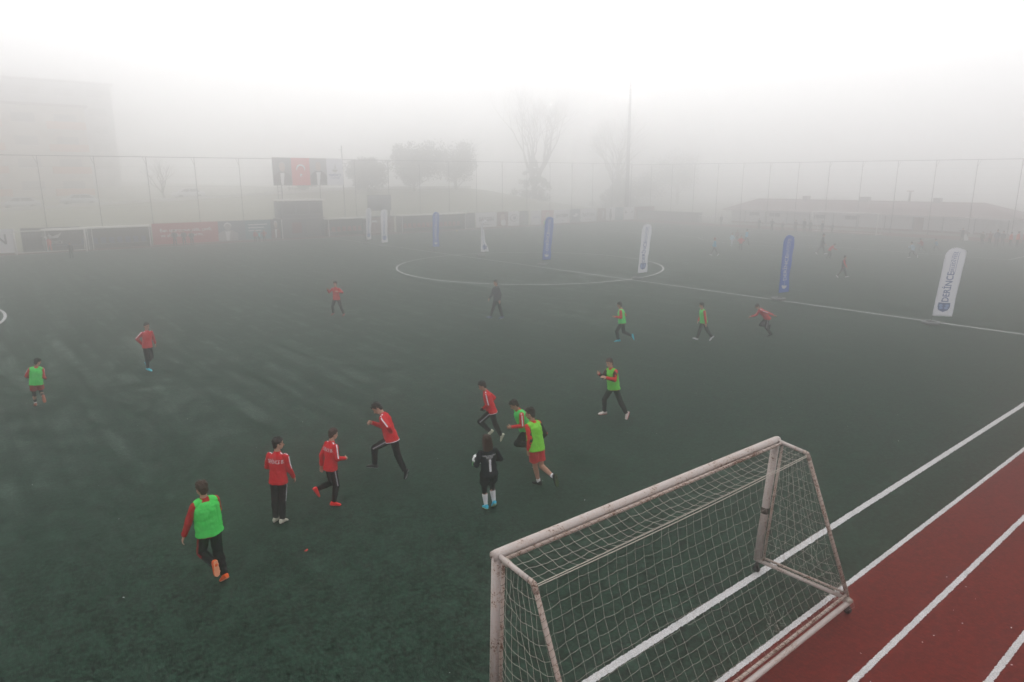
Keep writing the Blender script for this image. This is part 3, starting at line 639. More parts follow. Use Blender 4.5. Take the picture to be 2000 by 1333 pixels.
feather_flag(846, 491, 415, 1, 44, 1.2, .72, 'pale blue flag just beyond the centre circle before the long dugout')
feather_flag(746, 482, 410, 0, 40, .6, .72, 'white upright flag below the scoreboard, right one of the close pair')
feather_flag(716, 476, 407, 0, 50, 3.0, .72, 'farthest white flag, left one of the close pair below the scoreboard')

# ------------------------------------------------------------------ clubhouse behind the right end
noisy('club_white', (.60, .58, .60)); noisy('club_roof', (.17, .11, .11)); noisy('club_door', (.16, .07, .06)); noisy('club_glass', (.12, .13, .15))
o = empty('clubhouse', (56, 4.4, 0)); tag(o, 'long low white clubhouse with dark hipped roof behind the right end', 'building')
y0, y1 = -17.6, 16.1
BX('wall', 0, 6, y0, y1, 0, 1.74, M['club_white'], o); BX('plinth', -.06, -.002, y0, y1, -.02, .2, M['club_door'], o)
bm = bmesh.new(); e = [(-1., y0-1.), (7, y0-1.), (7, y1+1.), (-1., y1+1.)]; lo = [bm.verts.new((a, b_, 1.72)) for a, b_ in e]; lo2 = [bm.verts.new((a, b_, 1.84)) for a, b_ in e]
r0, r1 = bm.verts.new((3, y0+3.6, 3.32)), bm.verts.new((3, y1-2.3, 3.32))
for i in range(4): bm.faces.new((lo[i], lo[(i+1) % 4], lo2[(i+1) % 4], lo2[i]))
bm.faces.new(lo[::-1]); bm.faces.new((lo2[0], lo2[1], r0)); bm.faces.new((lo2[1], lo2[2], r1, r0)); bm.faces.new((lo2[2], lo2[3], r1)); bm.faces.new((lo2[3], lo2[0], r0, r1))
rf = bm_obj('roof', bm, M['club_roof'], o)
for yy, hw in ((6.8, .35), (-.9, .55), (-9.2, .38)): BX('chimney', 2.6, 3.4, yy-hw, yy+hw, 3.0, 3.75, M['club_white'] if 0 else M['base_grey'], rf)
TB('flue', [(3, -6.1, 3.1), (3, -6.1, 4.45)], .13, M['base_grey'], rf, 10); BX('flue_cap', 2.75, 3.25, -6.4, -5.8, 4.452, 4.56, M['club_door'], rf)
for k, (yy, hh) in enumerate([(12.5, .6), (9.5, .6), (3.2, .5), (-.8, .5)]):
    f = BX('window', -.03, -.002, yy-.75, yy+.75, 1.05, 1.5, M['club_glass'], o); BX('frame', -.05, -.031, yy-.03, yy+.03, 1.05, 1.5, M['club_white'], f)
f = BX('door', -.05, -.002, -9.1, -8.0, .0, 1.6, M['club_door'], o); BX('door_panel', -.07, -.051, -8.95, -8.15, .15, .9, M['board_brown'], f)
BX('gutter', -1.12, -1.001, y0-1, y1+1, 1.70, 1.80, M['club_white'], o)
for yy in np.arange(y0, y1, 3.1): BX('pillar', -.9, -.8, yy-.05, yy+.05, 0, 1.72, M['base_grey'], o)
for yy in (-16.5, -15.4, -14.3): BX('pale_column', -.7, -.45, yy-.15, yy+.15, 0, 1.72, M['club_white'], o)
o = empty('boundary_wall', (51.6, 24, 0)); tag(o, 'low grey wall with pale railings between the corner and the clubhouse', 'wall')
BX('wall', 0, .25, -1.5, 10.2, 0, 1.3, M['base_grey'], o); BX('coping', -.03, .28, -1.55, 10.2, 1.302, 1.4, M['board_grey'], o)
for k in range(16): TB('railing', [(-.4, -6+k*.3, 0), (-.4, -6+k*.3, 1.05)], .03, M['white'], o, 5)
TB('rail', [(-.4, -6.1, 1.05), (-.4, -1.4, 1.05)], .03, M['white'], o, 5)
# floodlight tower
o = empty('floodlight_tower', (51.2, 36, 0)); tag(o, 'tall slender floodlight tower with a few lit lamps behind the corner', 'floodlight')
TB('pole', [(0, 0, 0), (0, 0, 12), (0, 0, 22.8)], [.32, .24, .15], M['post_grey'], o, 10)
lit = bpy.data.materials.new('lit_lamp'); lit.use_nodes = True; b_ = lit.node_tree.nodes['Principled BSDF']; b_.inputs['Emission Color'].default_value = (1, .98, .9, 1); b_.inputs['Emission Strength'].default_value = 90; lit.cycles.emission_sampling = 'NONE'
for zz in (21.75, 22.5, 23.2): TB('cross_bar', [(-1.25, -.95, zz), (1.25, .95, zz)], .06, M['post_grey'], o, 6)
vx, vy = .80, -.60
for i, s in enumerate((-1.1, -.35, .35, 1.1)):
    for j, zz in enumerate((21.75, 22.5, 23.2)):
        on = (i, j) in ((0, 0), (0, 1), (3, 2)); cx_, cy_ = s*vx, s*vy*-1*-1
        cx_, cy_ = s*.80, -s*.60; bm = bmesh.new(); tube(bm, [(cx_-.12, cy_-.16, zz-.05), (cx_+.05, cy_+.07, zz)], [.24, .14], 12); l_ = bm_obj('lamp', bm, M['base_grey'], o)
        bm = bmesh.new(); tube(bm, [(cx_-.135, cy_-.18, zz-.055), (cx_-.125, cy_-.167, zz-.052)], .2, 12); bm_obj('lens', bm, lit if on else M['cabin_glass'], l_)

# ------------------------------------------------------------------ trees, cars, houses beyond the bank
M['bark'] = mat('bark', (.10, .085, .075), .95, bump=.5, var=.3); noisy('leaf_dark', (.045, .06, .03), var=.5, vscale=1.2); noisy('leaf_olive', (.07, .075, .045), var=.5, vscale=1.2); noisy('ivy_leaf', (.04, .05, .025), var=.5, vscale=1.5)
def limbs(bm, p, d, L, r, depth, spread, rs, tips=None, gnarl=.16):
    pts = [np.array(p)]; rr = [r]; n = 4
    for i in range(n):
        d = d+np.array([rs.gauss(0, gnarl), rs.gauss(0, gnarl), rs.gauss(.03, gnarl*.6)]); d /= np.linalg.norm(d); pts.append(pts[-1]+d*L/n); rr.append(r*(1-.38*(i+1)/n))
    tube(bm, pts, rr, 6 if depth > 3 else (4 if depth > 1 else 3))
    if tips is not None and depth <= 2: tips.append(pts[-1])
    if depth == 0: return
    for k in range(rs.choice((2, 3, 3)) if depth > 1 else 3):
        i = rs.choice((2, 3, 4, 4)); q = pts[i]; ax = np.array([rs.gauss(0, 1), rs.gauss(0, 1), rs.gauss(0, .3)]); ax /= np.linalg.norm(ax)
        nd = d*math.cos(spread)+np.cross(ax, d)*math.sin(spread)*rs.uniform(.6, 1.2)+np.array([0, 0, .22]); nd /= np.linalg.norm(nd)
        limbs(bm, q, nd, L*rs.uniform(.62, .82), rr[i]*.72, depth-1, spread, rs, tips, gnarl)
def leaves(centres, n, rad, size, rs):
    bm = bmesh.new()
    for _ in range(n):
        c = rs.choice(centres); v = np.array([rs.gauss(0, 1), rs.gauss(0, 1), rs.gauss(0, 1)]); v /= np.linalg.norm(v); p = np.array(c[:3])+v*(c[3] if len(c) > 3 else rad)*rs.uniform(.35, 1)**.6
        a = np.array([rs.gauss(0, 1), rs.gauss(0, 1), rs.gauss(0, 1)]); a /= np.linalg.norm(a); b_ = np.cross(a, v); b_ /= np.linalg.norm(b_)+1e-9; s = size*rs.uniform(.6, 1.3)
        bm.faces.new([bm.verts.new(p+q) for q in (a*s, b_*s*.5, -a*s, -b_*s*.5)])
    return bm
def bare_tree(x, y, z, H, label, seed, ivy=None, stems=3, spread=.42):
    rs = random.Random(seed); o = empty('bare_tree', (x, y, z)); tag(o, label, 'tree', 'trees beyond the far fence'); bm = bmesh.new()
    tube(bm, [(0, 0, -.3), (.1, 0, H*.12), (0, .1, H*.22)], [H*.028, H*.022, H*.019], 10)
    bt = bmesh.new()
    for k in range(stems+2):
        a = 2*math.pi*k/(stems+2)+rs.uniform(-.3, .3); t = rs.uniform(.18, .55)
        limbs(bt, (0, .05, H*.2), np.array([math.cos(a)*t, math.sin(a)*t, 1.]), H*.30, H*.014, 5, spread, rs)
    bm_obj('trunk', bm, M['bark'], o, True); bm_obj('crown', bt, M['bark'], o)
    if ivy:
        cs = [(rs.gauss(0, 1)*ivy[1]*(1-t)*.45, rs.gauss(0, 1)*ivy[1]*(1-t)*.45, ivy[0]*t, .9*(1.1-t)) for t in [rs.uniform(0, 1) for _ in range(120)]]
        bm_obj('ivy', leaves(cs, 9000, 1, .17, rs), M['ivy_leaf'], o)
def leafy_tree(x, y, z, H, rad, label, seed, m='leaf_dark', n=9000):
    rs = random.Random(seed); o = empty('leafy_tree', (x, y, z)); tag(o, label, 'tree', 'trees beyond the far fence'); bm = bmesh.new()
    tube(bm, [(0, 0, -.3), (.05, 0, H*.25), (0, .1, H*.6)], [H*.03, H*.024, H*.01], 8)
    for k in range(7): a = k*.9; limbs(bm, (0, 0, H*(.2+.05*k)), np.array([math.cos(a), math.sin(a), .7]), rad*.6, H*.01, 2, .6, rs)
    bm_obj('trunk', bm, M['bark'], o, True); cs = []
    for _ in range(46):
        v = np.array([rs.gauss(0, 1), rs.gauss(0, 1), rs.gauss(0, 1)]); v /= np.linalg.norm(v); k = rs.uniform(.3, .85); cs.append((v[0]*rad*k, v[1]*rad*k, H*.58+v[2]*H*.36*k, rad*rs.uniform(.2, .36)))
    bm_obj('crown', leaves(cs, n, 1, .2, rs), M[m], o)
leafy_tree(26.6, 58, 2.6, 10.3, 4.6, 'dense round evergreen tree right of the portrait banner, tallest of the leafy group', 3)
leafy_tree(18.6, 58, 3.3, 6.4, 3.6, 'lower bushy evergreen at the left of the leafy group', 5, n=7000)
leafy_tree(35.2, 59, 2.2, 10.6, 5.0, 'airy olive tree at the right of the leafy group', 8, 'leaf_olive', 5200)
leafy_tree(10.5, 62, 4, 3.4, 3.0, 'small bush above the two storey cabin behind the banner', 9, n=3000)
bare_tree(51.5, 58, .3, 21.5, 'tall bare tree with ivy cone round its trunk behind the blue flag', 21, (9.6, 6.4), 4)
bare_tree(73, 58, .2, 18.5, 'tall bare tree beside the floodlight tower', 33, (6.0, 5.5), 4, .45)
bare_tree(-8.5, 62, 3.2, 5.5, 'small bare tree by the road left of the banner', 41, None, 3)
leafy_tree(95, 60, 0, 13.5, 6.5, 'faint far round tree between floodlight tower and clubhouse', 15, 'leaf_olive', 4500)
leafy_tree(84, 62, 0, 7.5, 7, 'low faint tree mass at the clubhouse left end', 16, 'leaf_olive', 5000)
# parked cars on the road
noisy('car_white', (.68, .69, .72), rough=.35); noisy('car_silver', (.5, .52, .55), rough=.35)
def car(x, y, z, L, m, label, rz=0, van=0):
    o = empty('parked_car', (x, y, z), rz); tag(o, label, 'car', 'cars parked on the road'); W_ = .86; prof = [(-L/2, .35), (-L/2, .75), (-L/2+.15, .9), (-L/2+.75, .95), (-L/2+1.35, 1.42), (L/2-1.0, 1.45), (L/2-.35, .98), (L/2, .9), (L/2, .35)]
    bm = bmesh.new(); n = len(prof); a = [bm.verts.new((p[0], -W_, p[1])) for p in prof]; b_ = [bm.verts.new((p[0], W_, p[1])) for p in prof]
    bm.faces.new(a[::-1]); bm.faces.new(b_)
    for i in range(n): bm.faces.new((a[i], a[(i+1) % n], b_[(i+1) % n], b_[i]))
    bmesh.ops.recalc_face_normals(bm, faces=bm.faces[:]); bmesh.ops.bevel(bm, geom=bm.edges[:], offset=.06, segments=2, affect='EDGES'); bm_obj('body', bm, m, o, True)
    for s in (-1, 1):
        bm = bmesh.new(); q = [(-L/2+.95, 1.0), (-L/2+1.42, 1.36), (-.05, 1.38), (-.05, 1.0)]; f = bm.faces.new([bm.verts.new((p[0], s*(W_+.003), p[1])) for p in q]); bm_obj('window', bm, M['cabin_glass'], o)
        bm = bmesh.new(); q = [(.05, 1.0), (.05, 1.38), (L/2-1.05, 1.37), (L/2-.62, 1.0)]; f = bm.faces.new([bm.verts.new((p[0], s*(W_+.003), p[1])) for p in q]); bm_obj('window', bm, M['cabin_glass'], o)
        for xx in (-L/2+.8, L/2-.8): TB('wheel', [(xx, s*(W_-.16), .31), (xx, s*(W_+.02), .31)], .31, M['rubber'], o, 18)
    for s in (-.6, .6): BX('headlight', -L/2-.02, -L/2+.02, s-.16, s+.16, .62, .78, M['white'], o)
car(-17.3, 66, zc(-17)-.12, 4.1, M['car_silver'], 'silver car parked on the road above the far goal'); car(-4.1, 67, zc(-4)-.12, 4.0, M['car_white'], 'white car parked on the road left of the banner')
car(-23.4, 66.5, zc(-23)-.12, 4.0, M['car_silver'], 'grey car parked at the far left of the road')
# apartment blocks
noisy('apt_wall', (.60, .56, .50)); noisy('apt_orange', (.62, .24, .10)); noisy('apt_glass', (.25, .26, .28)); noisy('apt_tall', (.55, .55, .57))
def block(x0, x1, y, z, nf, fh, label, wall, balc, nb):
    o = empty('apartment_block', ((x0+x1)/2, y, z)); tag(o, label, 'building'); hw = (x1-x0)/2; BX('wall', -hw, hw, 0, 10, -2, nf*fh, wall, o); BX('roof', -hw-.5, hw+.5, -.6, 10.4, nf*fh+.002, nf*fh+.35, M['club_roof'], o)
    for k in range(nf):
        for j in range(nb):
            cx_ = -hw+(j+.5)*2*hw/nb; ww = hw/nb
            f = BX('window', cx_-ww*.55, cx_+ww*.55, -.03, -.002, k*fh+.9, k*fh+2.2, M['apt_glass'], o); BX('sill', cx_-ww*.6, cx_+ww*.6, -.1, -.031, k*fh+.8, k*fh+.9, M['white'], f)
            if balc and j % 2 == 0: BX('balcony', cx_-ww*.95, cx_+ww*.95, -1.3, -.002, k*fh+.0, k*fh+1.05, balc, o)
    return o
block(-38, -11.5, 92, 3.7, 4, 3.3, 'apartment block with orange balconies rising at the left edge', M['apt_wall'], M['apt_orange'], 5)
block(-44, -3, 116, 4, 6, 3.2, 'taller pale apartment block looming behind the orange balconies', M['apt_tall'], None, 8)
# ------------------------------------------------------------------ people
def _v(*a): return np.array(a,float)
def skel(q,H):
    """q: dict of degrees; local frame x=right, y=forward, z=up; returns joints (ground at z=0 under lowest sole)"""
    d=lambda k:np.radians(q.get(k,0.0))
    Rm,F,U=_v(1,0,0),_v(0,1,0),_v(0,0,1)
    J={}
    P=_v(0,0,0)
    le,si,tw=d('lean'),d('side'),d('twist')
    t=_v(np.sin(si),np.cos(si)*np.sin(le),np.cos(si)*np.cos(le))
    def rot(v,ax,a): return v*np.cos(a)+np.cross(ax,v)*np.sin(a)+ax*(ax@v)*(1-np.cos(a))
    pr=rot(Rm,U,-d('pyaw'))
    cr=pr-t*(pr@t);cr/=np.linalg.norm(cr);cr=rot(cr,t,-tw);cf=np.cross(t,cr)
    J['pel']=P;J['chest']=P+t*.19*H;J['neck']=P+t*.305*H
    J['tv'],J['cr'],J['cf'],J['pr']=t,cr,cf,pr;pf_=np.cross(U,pr);J['pf']=pf_
    ha=d('hpitch');hy=d('hyaw')
    hf=rot(cf,t,-hy);hr=rot(cr,t,-hy);hu=rot(t,hr,-ha-le*.5);hf=np.cross(hu,hr)
    J['hu'],J['hr'],J['hf']=hu,hr,hf
    J['head']=J['neck']+t*.03*H+hu*.085*H+hf*.012*H
    for s,n in((-1,'L'),(1,'R')):
        sh=J['neck']-t*.022*H+cr*s*.098*H;J[n+'sh']=sh
        fl,ab,be,inn=d(n+'sf'),d(n+'sa'),d(n+'eb'),d(n+'in')
        up=cr*s*np.sin(ab)+cf*np.cos(ab)*np.sin(fl)-t*np.cos(ab)*np.cos(fl)
        fp=cf*np.cos(fl)+t*np.sin(fl)
        J[n+'el']=sh+up*.165*H
        bd=fp*np.cos(inn)-cr*s*np.sin(inn);bd=bd-up*(bd@up);bd/=np.linalg.norm(bd)+1e-9
        fo=up*np.cos(be)+bd*np.sin(be)
        J[n+'wr']=J[n+'el']+fo*.145*H;J[n+'fo']=fo;J[n+'bd']=bd
        hp=P+pr*s*.052*H-U*.01*H;J[n+'hip']=hp
        fl,ab,kb,an=d(n+'hf'),d(n+'ha'),d(n+'kb'),d(n+'pf')
        th=pr*s*np.sin(ab)+pf_*np.cos(ab)*np.sin(fl)-U*np.cos(ab)*np.cos(fl)
        bp=-(pf_*np.cos(fl)+U*np.sin(fl));bp=bp-th*(bp@th);bp/=np.linalg.norm(bp)
        J[n+'kn']=hp+th*.245*H
        sn=th*np.cos(kb)+bp*np.sin(kb);J[n+'an']=J[n+'kn']+sn*.225*H
        f0=-(bp*np.cos(kb)-th*np.sin(kb))
        ft=f0*np.cos(an)+sn*np.sin(an);dn=sn*np.cos(an)-f0*np.sin(an)
        tof=d(n+'to');ft=ft*np.cos(tof)+s*pr*np.sin(tof);ft/=np.linalg.norm(ft);dn=dn-ft*(dn@ft);dn/=np.linalg.norm(dn)
        J[n+'ft'],J[n+'dn']=ft,dn
        J[n+'toe']=J[n+'an']+ft*.105*H+dn*.028*H;J[n+'heel']=J[n+'an']-ft*.03*H+dn*.04*H;J[n+'ball']=J[n+'an']+ft*.08*H+dn*.04*H
    z=min(J[n+k][2] for n in 'LR' for k in('heel','ball'))-.004
    for k in J:
        if k not in('tv','cr','cf','pr','pf','hu','hr','hf','Lfo','Rfo','Lbd','Rbd','Lft','Rft','Ldn','Rdn'): J[k]=J[k]-_v(0,0,z)
    return J

cloth_cache = {}
def cloth(c, rough=.85, bump=.35):
    k = tuple(round(q, 3) for q in c)
    if k not in cloth_cache: cloth_cache[k] = mat('cloth_%d' % len(cloth_cache), c, rough, bump=bump, bscale=26, var=.12, vscale=12, spec=.15)
    return cloth_cache[k]
SKIN = mat('skin', (.50, .28, .20), .55, var=.1, vscale=20); SKIN2 = mat('skin_warm', (.42, .22, .15), .55, var=.1, vscale=20)
HAIR_D = mat('hair_dark', (.018, .012, .010), .6, bump=.8, bscale=130, var=.4, vscale=60); HAIR_B = mat('hair_brown', (.055, .026, .018), .6, bump=.8, bscale=130, var=.4, vscale=60)
EYE = mat('eye_dark', (.02, .015, .012), .3); LIP = mat('lip', (.25, .09, .08), .5)
RED, DRED, BLACK, GREEN, LIME = (.60, .014, .022), (.26, .01, .016), (.009, .009, .011), (.075, .66, .115), (.20, .62, .05)
WHITE, ORANGE, TEAL, GREYJ = (.76, .75, .78), (.80, .12, .02), (.04, .55, .70), (.075, .075, .09)
def nrm(v): return v/(np.linalg.norm(v)+1e-12)
def person(x, y, rz, H, q, label, top='jacket', tc=RED, bib=None, legs='trousers', lc=BLACK, sock=None, shoe=BLACK, sole=None, hair=HAIR_D, longhair=False, lod=0, skin=None,
           stripe=None, back=None, hem=None, fist=(0, 0), sleeve_bottom=None, glove=None, group=None, collar=None, lstripe=None, shorts=None, thin=1., hood=False):
    J = skel(q, H); skin = skin or SKIN; vs = (.0055, .009, .016, .022)[lod]; vc = (.0085, .012, .018, .024)[lod]
    t, cr, cf, pr, pf, U = J['tv'], J['cr'], J['cf'], J['pr'], J['pf'], np.array([0, 0, 1.])
    hu, hr, hf = J['hu'], J['hr'], J['hf']; W = H*thin
    bm = bmesh.new(); hc = J['head']
    ellipsoid(bm, hc+hu*.013*H-hf*.004*H, hr*.048*H, hf*.059*H, hu*.060*H, 18); ellipsoid(bm, hc-hu*.034*H+hf*.014*H, hr*.036*H, hf*.040*H, hu*.033*H, 16)
    ellipsoid(bm, hc-hu*.055*H+hf*.032*H, hr*.016*H, hf*.015*H, hu*.012*H, 10)
    capsule(bm, hc-hu*.004*H+hf*.054*H, .0065*H, hc-hu*.020*H+hf*.062*H, .0095*H, 8)
    for s in (-1, 1): ellipsoid(bm, hc+hr*s*.049*H-hu*.008*H-hf*.004*H, hr*.006*H, hf*.012*H, hu*.018*H, 8)
    capsule(bm, J['neck']-t*.03*H, .034*H, hc-hu*.03*H-hf*.010*H, .031*H)
    P, N = J['pel'], J['neck']
    def ring(f, w_, d_, k=1.):
        k_ = max(0, min(1, f/.305)); rv = nrm(pr*(1-k_)+cr*k_); rv = nrm(rv-t*(rv@t)); fv = np.cross(t, rv) if f > 0 else nrm(np.cross(t*.5+U*.5, rv))
        return (P+t*f*H, rv*w_*W, fv*d_*W)
    loft(bm, [ring(-.05, .05, .045), ring(-.03, .088, .062), ring(.04, .082, .058), ring(.12, .076, .052), ring(.20, .088, .058), ring(.250, .088, .053), ring(.280, .050, .040), ring(.315, .03, .03)])
    HP = {}
    for n, s in (('L', -1), ('R', 1)):
        capsule(bm, J[n+'sh']-t*.014*H-cr*s*.008*H, .028*W, J[n+'el'], .024*W); capsule(bm, J[n+'el'], .0245*W, J[n+'wr'], .0165*W)
        fo, bd = J[n+'fo'], J[n+'bd']; bd = nrm(bd-fo*(bd@fo)); inn = nrm(np.cross(fo, bd)); inn = inn*(-1 if inn@(cr*s) > 0 else 1); fi = fist[0 if n == 'L' else 1]
        pc = J[n+'wr']+fo*.030*H; ellipsoid(bm, pc, bd*.024*H, inn*.011*H, fo*.032*H, 12); HP[n] = J[n+'wr']+fo*.055*H+inn*.03*H
        curl = R(72 if fi else 22)
        for k in range(4):
            base = J[n+'wr']+fo*.054*H+bd*(.0165-.011*k)*H; ln = (.021, .024, .022, .017)[k]*H; a = curl*.8+.06*k
            d1 = nrm(fo*math.cos(a)+inn*math.sin(a)+bd*(.10-.07*k)); d2 = nrm(fo*math.cos(a*2)+inn*math.sin(a*2)); m1 = base+d1*ln; capsule(bm, base-fo*.008*H, .0062*H, m1, .0056*H, 8); capsule(bm, m1, .0056*H, m1+d2*ln*.9, .0045*H, 8)
        tb = J[n+'wr']+fo*.016*H+bd*.016*H; td = nrm(bd*.75+fo*.6+inn*.35); capsule(bm, tb, .0075*H, tb+td*.024*H, .0062*H, 8); capsule(bm, tb+td*.024*H, .006*H, tb+td*.024*H+nrm(td+fo*.8+inn*.4)*.018*H, .005*H, 8)
        capsule(bm, J[n+'hip'], .050*W, J[n+'kn'], .033*W); capsule(bm, J[n+'kn'], .034*W, J[n+'kn']*.62+J[n+'an']*.38-0*t, .033*W); capsule(bm, J[n+'kn']*.62+J[n+'an']*.38, .0325*W, J[n+'an'], .020*W)
        ft, dn = J[n+'ft'], J[n+'dn']; capsule(bm, J[n+'an']+dn*.018*H-ft*.01*H, .018*H, J[n+'an']+dn*.024*H+ft*.08*H, .014*H)
    me = voxel(bm, vs, 1); o = link('person', me, skin); o.location = (x, y, 0); o.rotation_euler = (0, 0, R(rz)); tag(o, label, 'person', group)
    bvh = {}
    def child(name, b2, m, fold=0, parent=o, freq=9, sm=2, v=None):
        me_ = voxel(b2, v or vc, sm, fold if lod < 2 else 0, freq, seed=x*3+y); c_ = link(name, me_, m, parent); return c_
    def bv(c_):
        if c_.name not in bvh: bvh[c_.name] = BVHTree.FromPolygons([v.co for v in c_.data.vertices], [p.vertices[:] for p in c_.data.polygons])
        return bvh[c_.name]
    # face
    if lod < 2:
        for s in (-1, 1):
            b2 = bmesh.new(); ellipsoid(b2, hc+hr*s*.0195*H+hu*.004*H+hf*.0525*H, hr*.0075*H, hf*.004*H, hu*.0042*H, 8); bm_obj('eye', b2, EYE, o, True)
            b2 = bmesh.new(); ellipsoid(b2, hc+hr*s*.020*H+hu*.015*H+hf*.0535*H, hr*.012*H, hf*.004*H, hu*.0026*H, 8); bm_obj('eyebrow', b2, hair, o, True)
        b2 = bmesh.new(); ellipsoid(b2, hc-hu*.036*H+hf*.0530*H, hr*.012*H, hf*.004*H, hu*.0034*H, 8); bm_obj('mouth', b2, LIP, o, True)
    # hair
    b2 = bmesh.new(); ellipsoid(b2, hc+hu*.023*H-hf*.012*H, hr*.0545*H, hf*.0590*H, hu*.0585*H, 18)
    ellipsoid(b2, hc+hu*.050*H+hf*.026*H, hr*.042*H, hf*.032*H, hu*.019*H, 14); ellipsoid(b2, hc-hu*.018*H-hf*.034*H, hr*.046*H, hf*.027*H, hu*.040*H, 14)
    if longhair:
        loft(b2, [(hc+hu*.03*H-hf*.01*H, hr*.057*H, hf*.052*H), (hc-hu*.02*H-hf*.016*H, hr*.063*H, hf*.050*H), (hc-hu*.07*H-hf*.022*H, hr*.066*H, hf*.046*H), (hc-hu*.115*H-hf*.026*H, hr*.060*H, hf*.038*H), (hc-hu*.150*H-hf*.028*H, hr*.045*H, hf*.026*H)], 18)
    elif lod < 2:
        rs = random.Random(int(x*100))
        for _ in range(26):
            a = rs.uniform(0, 6.28); e = rs.uniform(.2, 1.3); v = hr*math.cos(a)*math.cos(e)*.054*H+hf*(math.sin(a)*math.cos(e)*.056-.008)*H+hu*(math.sin(e)*.060+.022)*H; ellipsoid(b2, hc+v, hr*.011*H, hf*.013*H, hu*.008*H, 8)
    child('hair', b2, hair, .005, freq=34, sm=1, v=max(.007, vs))
    # lower clothes
    g = lod < 2
    def leg_cloth(name, col, upto, r0, r1, r2, topf=.06, wst=.080, fold=.006):
        b2 = bmesh.new(); loft(b2, [ring(topf, wst, .062), ring(.02, wst+.010, .068), ring(-.03, wst+.014, .072), ring(-.06, wst-.004, .060)])
        for n in 'LR':
            capsule(b2, J[n+'hip'], r0*W, J[n+'kn'] if upto > .5 else J[n+'hip']*(1-upto*2)+J[n+'kn']*upto*2, r1*W, flat=(False, upto <= .5))
            if upto > .5:
                e = J[n+'an'] if upto >= 1 else J[n+'kn']*(2-2*upto)+J[n+'an']*(2*upto-1); capsule(b2, J[n+'kn'], r1*W*1.03, e, r2*W, flat=(False, True))
        return child(name, b2, cloth(col), fold*H*.75, freq=8)
    low = None
    if legs == 'trousers': low = leg_cloth('trousers', lc, .985, .054, .044, .034)
    if legs in ('tights', 'shorts_tights'): low = leg_cloth('leggings', lc, .93 if sock else .985, .053, .036, .026, fold=.002)
    if legs in ('shorts', 'shorts_tights'): low = leg_cloth('shorts', shorts or lc, .36 if legs == 'shorts' else .30, .068, .066, 0, fold=.006)
    # upper clothes
    b2 = bmesh.new(); hm = -.045 if top == 'jacket' else -.03
    loft(b2, [ring(hm, .112, .086), ring(hm+.02, .113, .086), ring(.04, .102, .078), ring(.12, .098, .071), ring(.19, .105, .073), ring(.25, .104, .066), ring(.285, .078, .054), ring(.312, .046, .044)], 20)
    for n in 'LR':
        capsule(b2, J[n+'sh']-t*.007*H, .037*W, J[n+'el'], .033*W); capsule(b2, J[n+'el'], .0345*W, J[n+'wr']+J[n+'fo']*.006*H, .0245*W, flat=(False, True))
    if top == 'jacket' or collar: loft(b2, [(N-t*.02*H, cr*.046*H, cf*.044*H), (N+t*.030*H+cf*.004*H, cr*.040*H, cf*.040*H)], 16)
    if hood: ellipsoid(b2, N+t*.01*H-cf*.045*H, cr*.055*H, cf*.03*H, t*.03*H)
    jk = child('jacket' if top == 'jacket' else 'shirt', b2, cloth(tc), .0045*H, freq=8.5); outer = jk
    if hem and g:
        b2 = bmesh.new(); loft(b2, [ring(hm-.002, .114, .088), ring(hm+.007, .1145, .0885)], 20); c_ = child('hem_band', b2, cloth(hem), parent=jk, v=.006)
    if bib:
        b2 = bmesh.new()
        loft(b2, [ring(-.035, .124, .098), ring(-.01, .122, .096), ring(.05, .117, .092), ring(.12, .115, .088), ring(.17, .116, .088), ring(.215, .116, .087), ring(.25, .112, .082), ring(.28, .094, .066), ring(.298, .074, .056), ring(.306, .060, .050)], 22)
        for n, s in (('L', -1), ('R', 1)): capsule(b2, J[n+'sh']-cr*s*.022*H-t*.008*H, .0450*W, J[n+'sh']-cr*s*.05*H+t*.004*H, .045*W)
        bc = child('bib', b2, cloth(bib, .8), .0055*H, freq=7); outer = bc
    def strips(target, name, axis_pts, outs, hw, col, parent):
        B = bv(target); b3 = bmesh.new(); prev = None
        for p_, o_, ax in zip(axis_pts, outs, [nrm(axis_pts[min(i+1, len(axis_pts)-1)]-axis_pts[max(i-1, 0)]) for i in range(len(axis_pts))]):
            o_ = nrm(o_-ax*(o_@ax)); w_ = nrm(np.cross(ax, o_)); cur = []
            for s2 in (-1, 0, 1):
                h = B.ray_cast(Vector(p_+w_*hw*s2+o_*.22), Vector(-o_), .22)
                if h[0] is None: cur = None; break
                cur.append(np.array(h[0])+o_*.0035)
            if cur is not None:
                cur = [b3.verts.new(c) for c in cur]
                if prev: b3.faces.new((prev[0], prev[1], cur[1], cur[0])); b3.faces.new((prev[1], prev[2], cur[2], cur[1]))
            prev = cur
        if len(b3.faces): bm_obj(name, b3, cloth(col), parent, True)
        else: b3.free()
    if stripe and g:
        for n, s in (('L', -1), ('R', 1)):
            a0 = N+cr*s*.035*H-t*.005*H; pts = [a0*(1-k)+J[n+'sh']*k for k in np.linspace(0, 1, 6)]+[J[n+'sh']*(1-k)+J[n+'el']*k for k in np.linspace(.12, 1.0, 12)]
            outs = [t+cr*s*.3]*5+[t*.8+cr*s*.8]+[cr*s+t*.15]*12
            strips(jk, 'sleeve_stripe', pts, outs, .0085*H, stripe, jk)
    if sleeve_bottom and g:
        for n in 'LR':
            b3 = bmesh.new(); capsule(b3, J[n+'sh']*.8+J[n+'el']*.2-cr*0, .0375*W, J[n+'el'], .0352*W); capsule(b3, J[n+'el'], .0352*W, J[n+'wr'], .0250*W, flat=(False, True))
            inn = cr*(1 if n == 'L' else -1)
            for v in b3.verts: v.co += Vector(inn*.004*H-t*.002*H)
            child('sleeve_panel', b3, cloth(sleeve_bottom), .002, parent=jk)
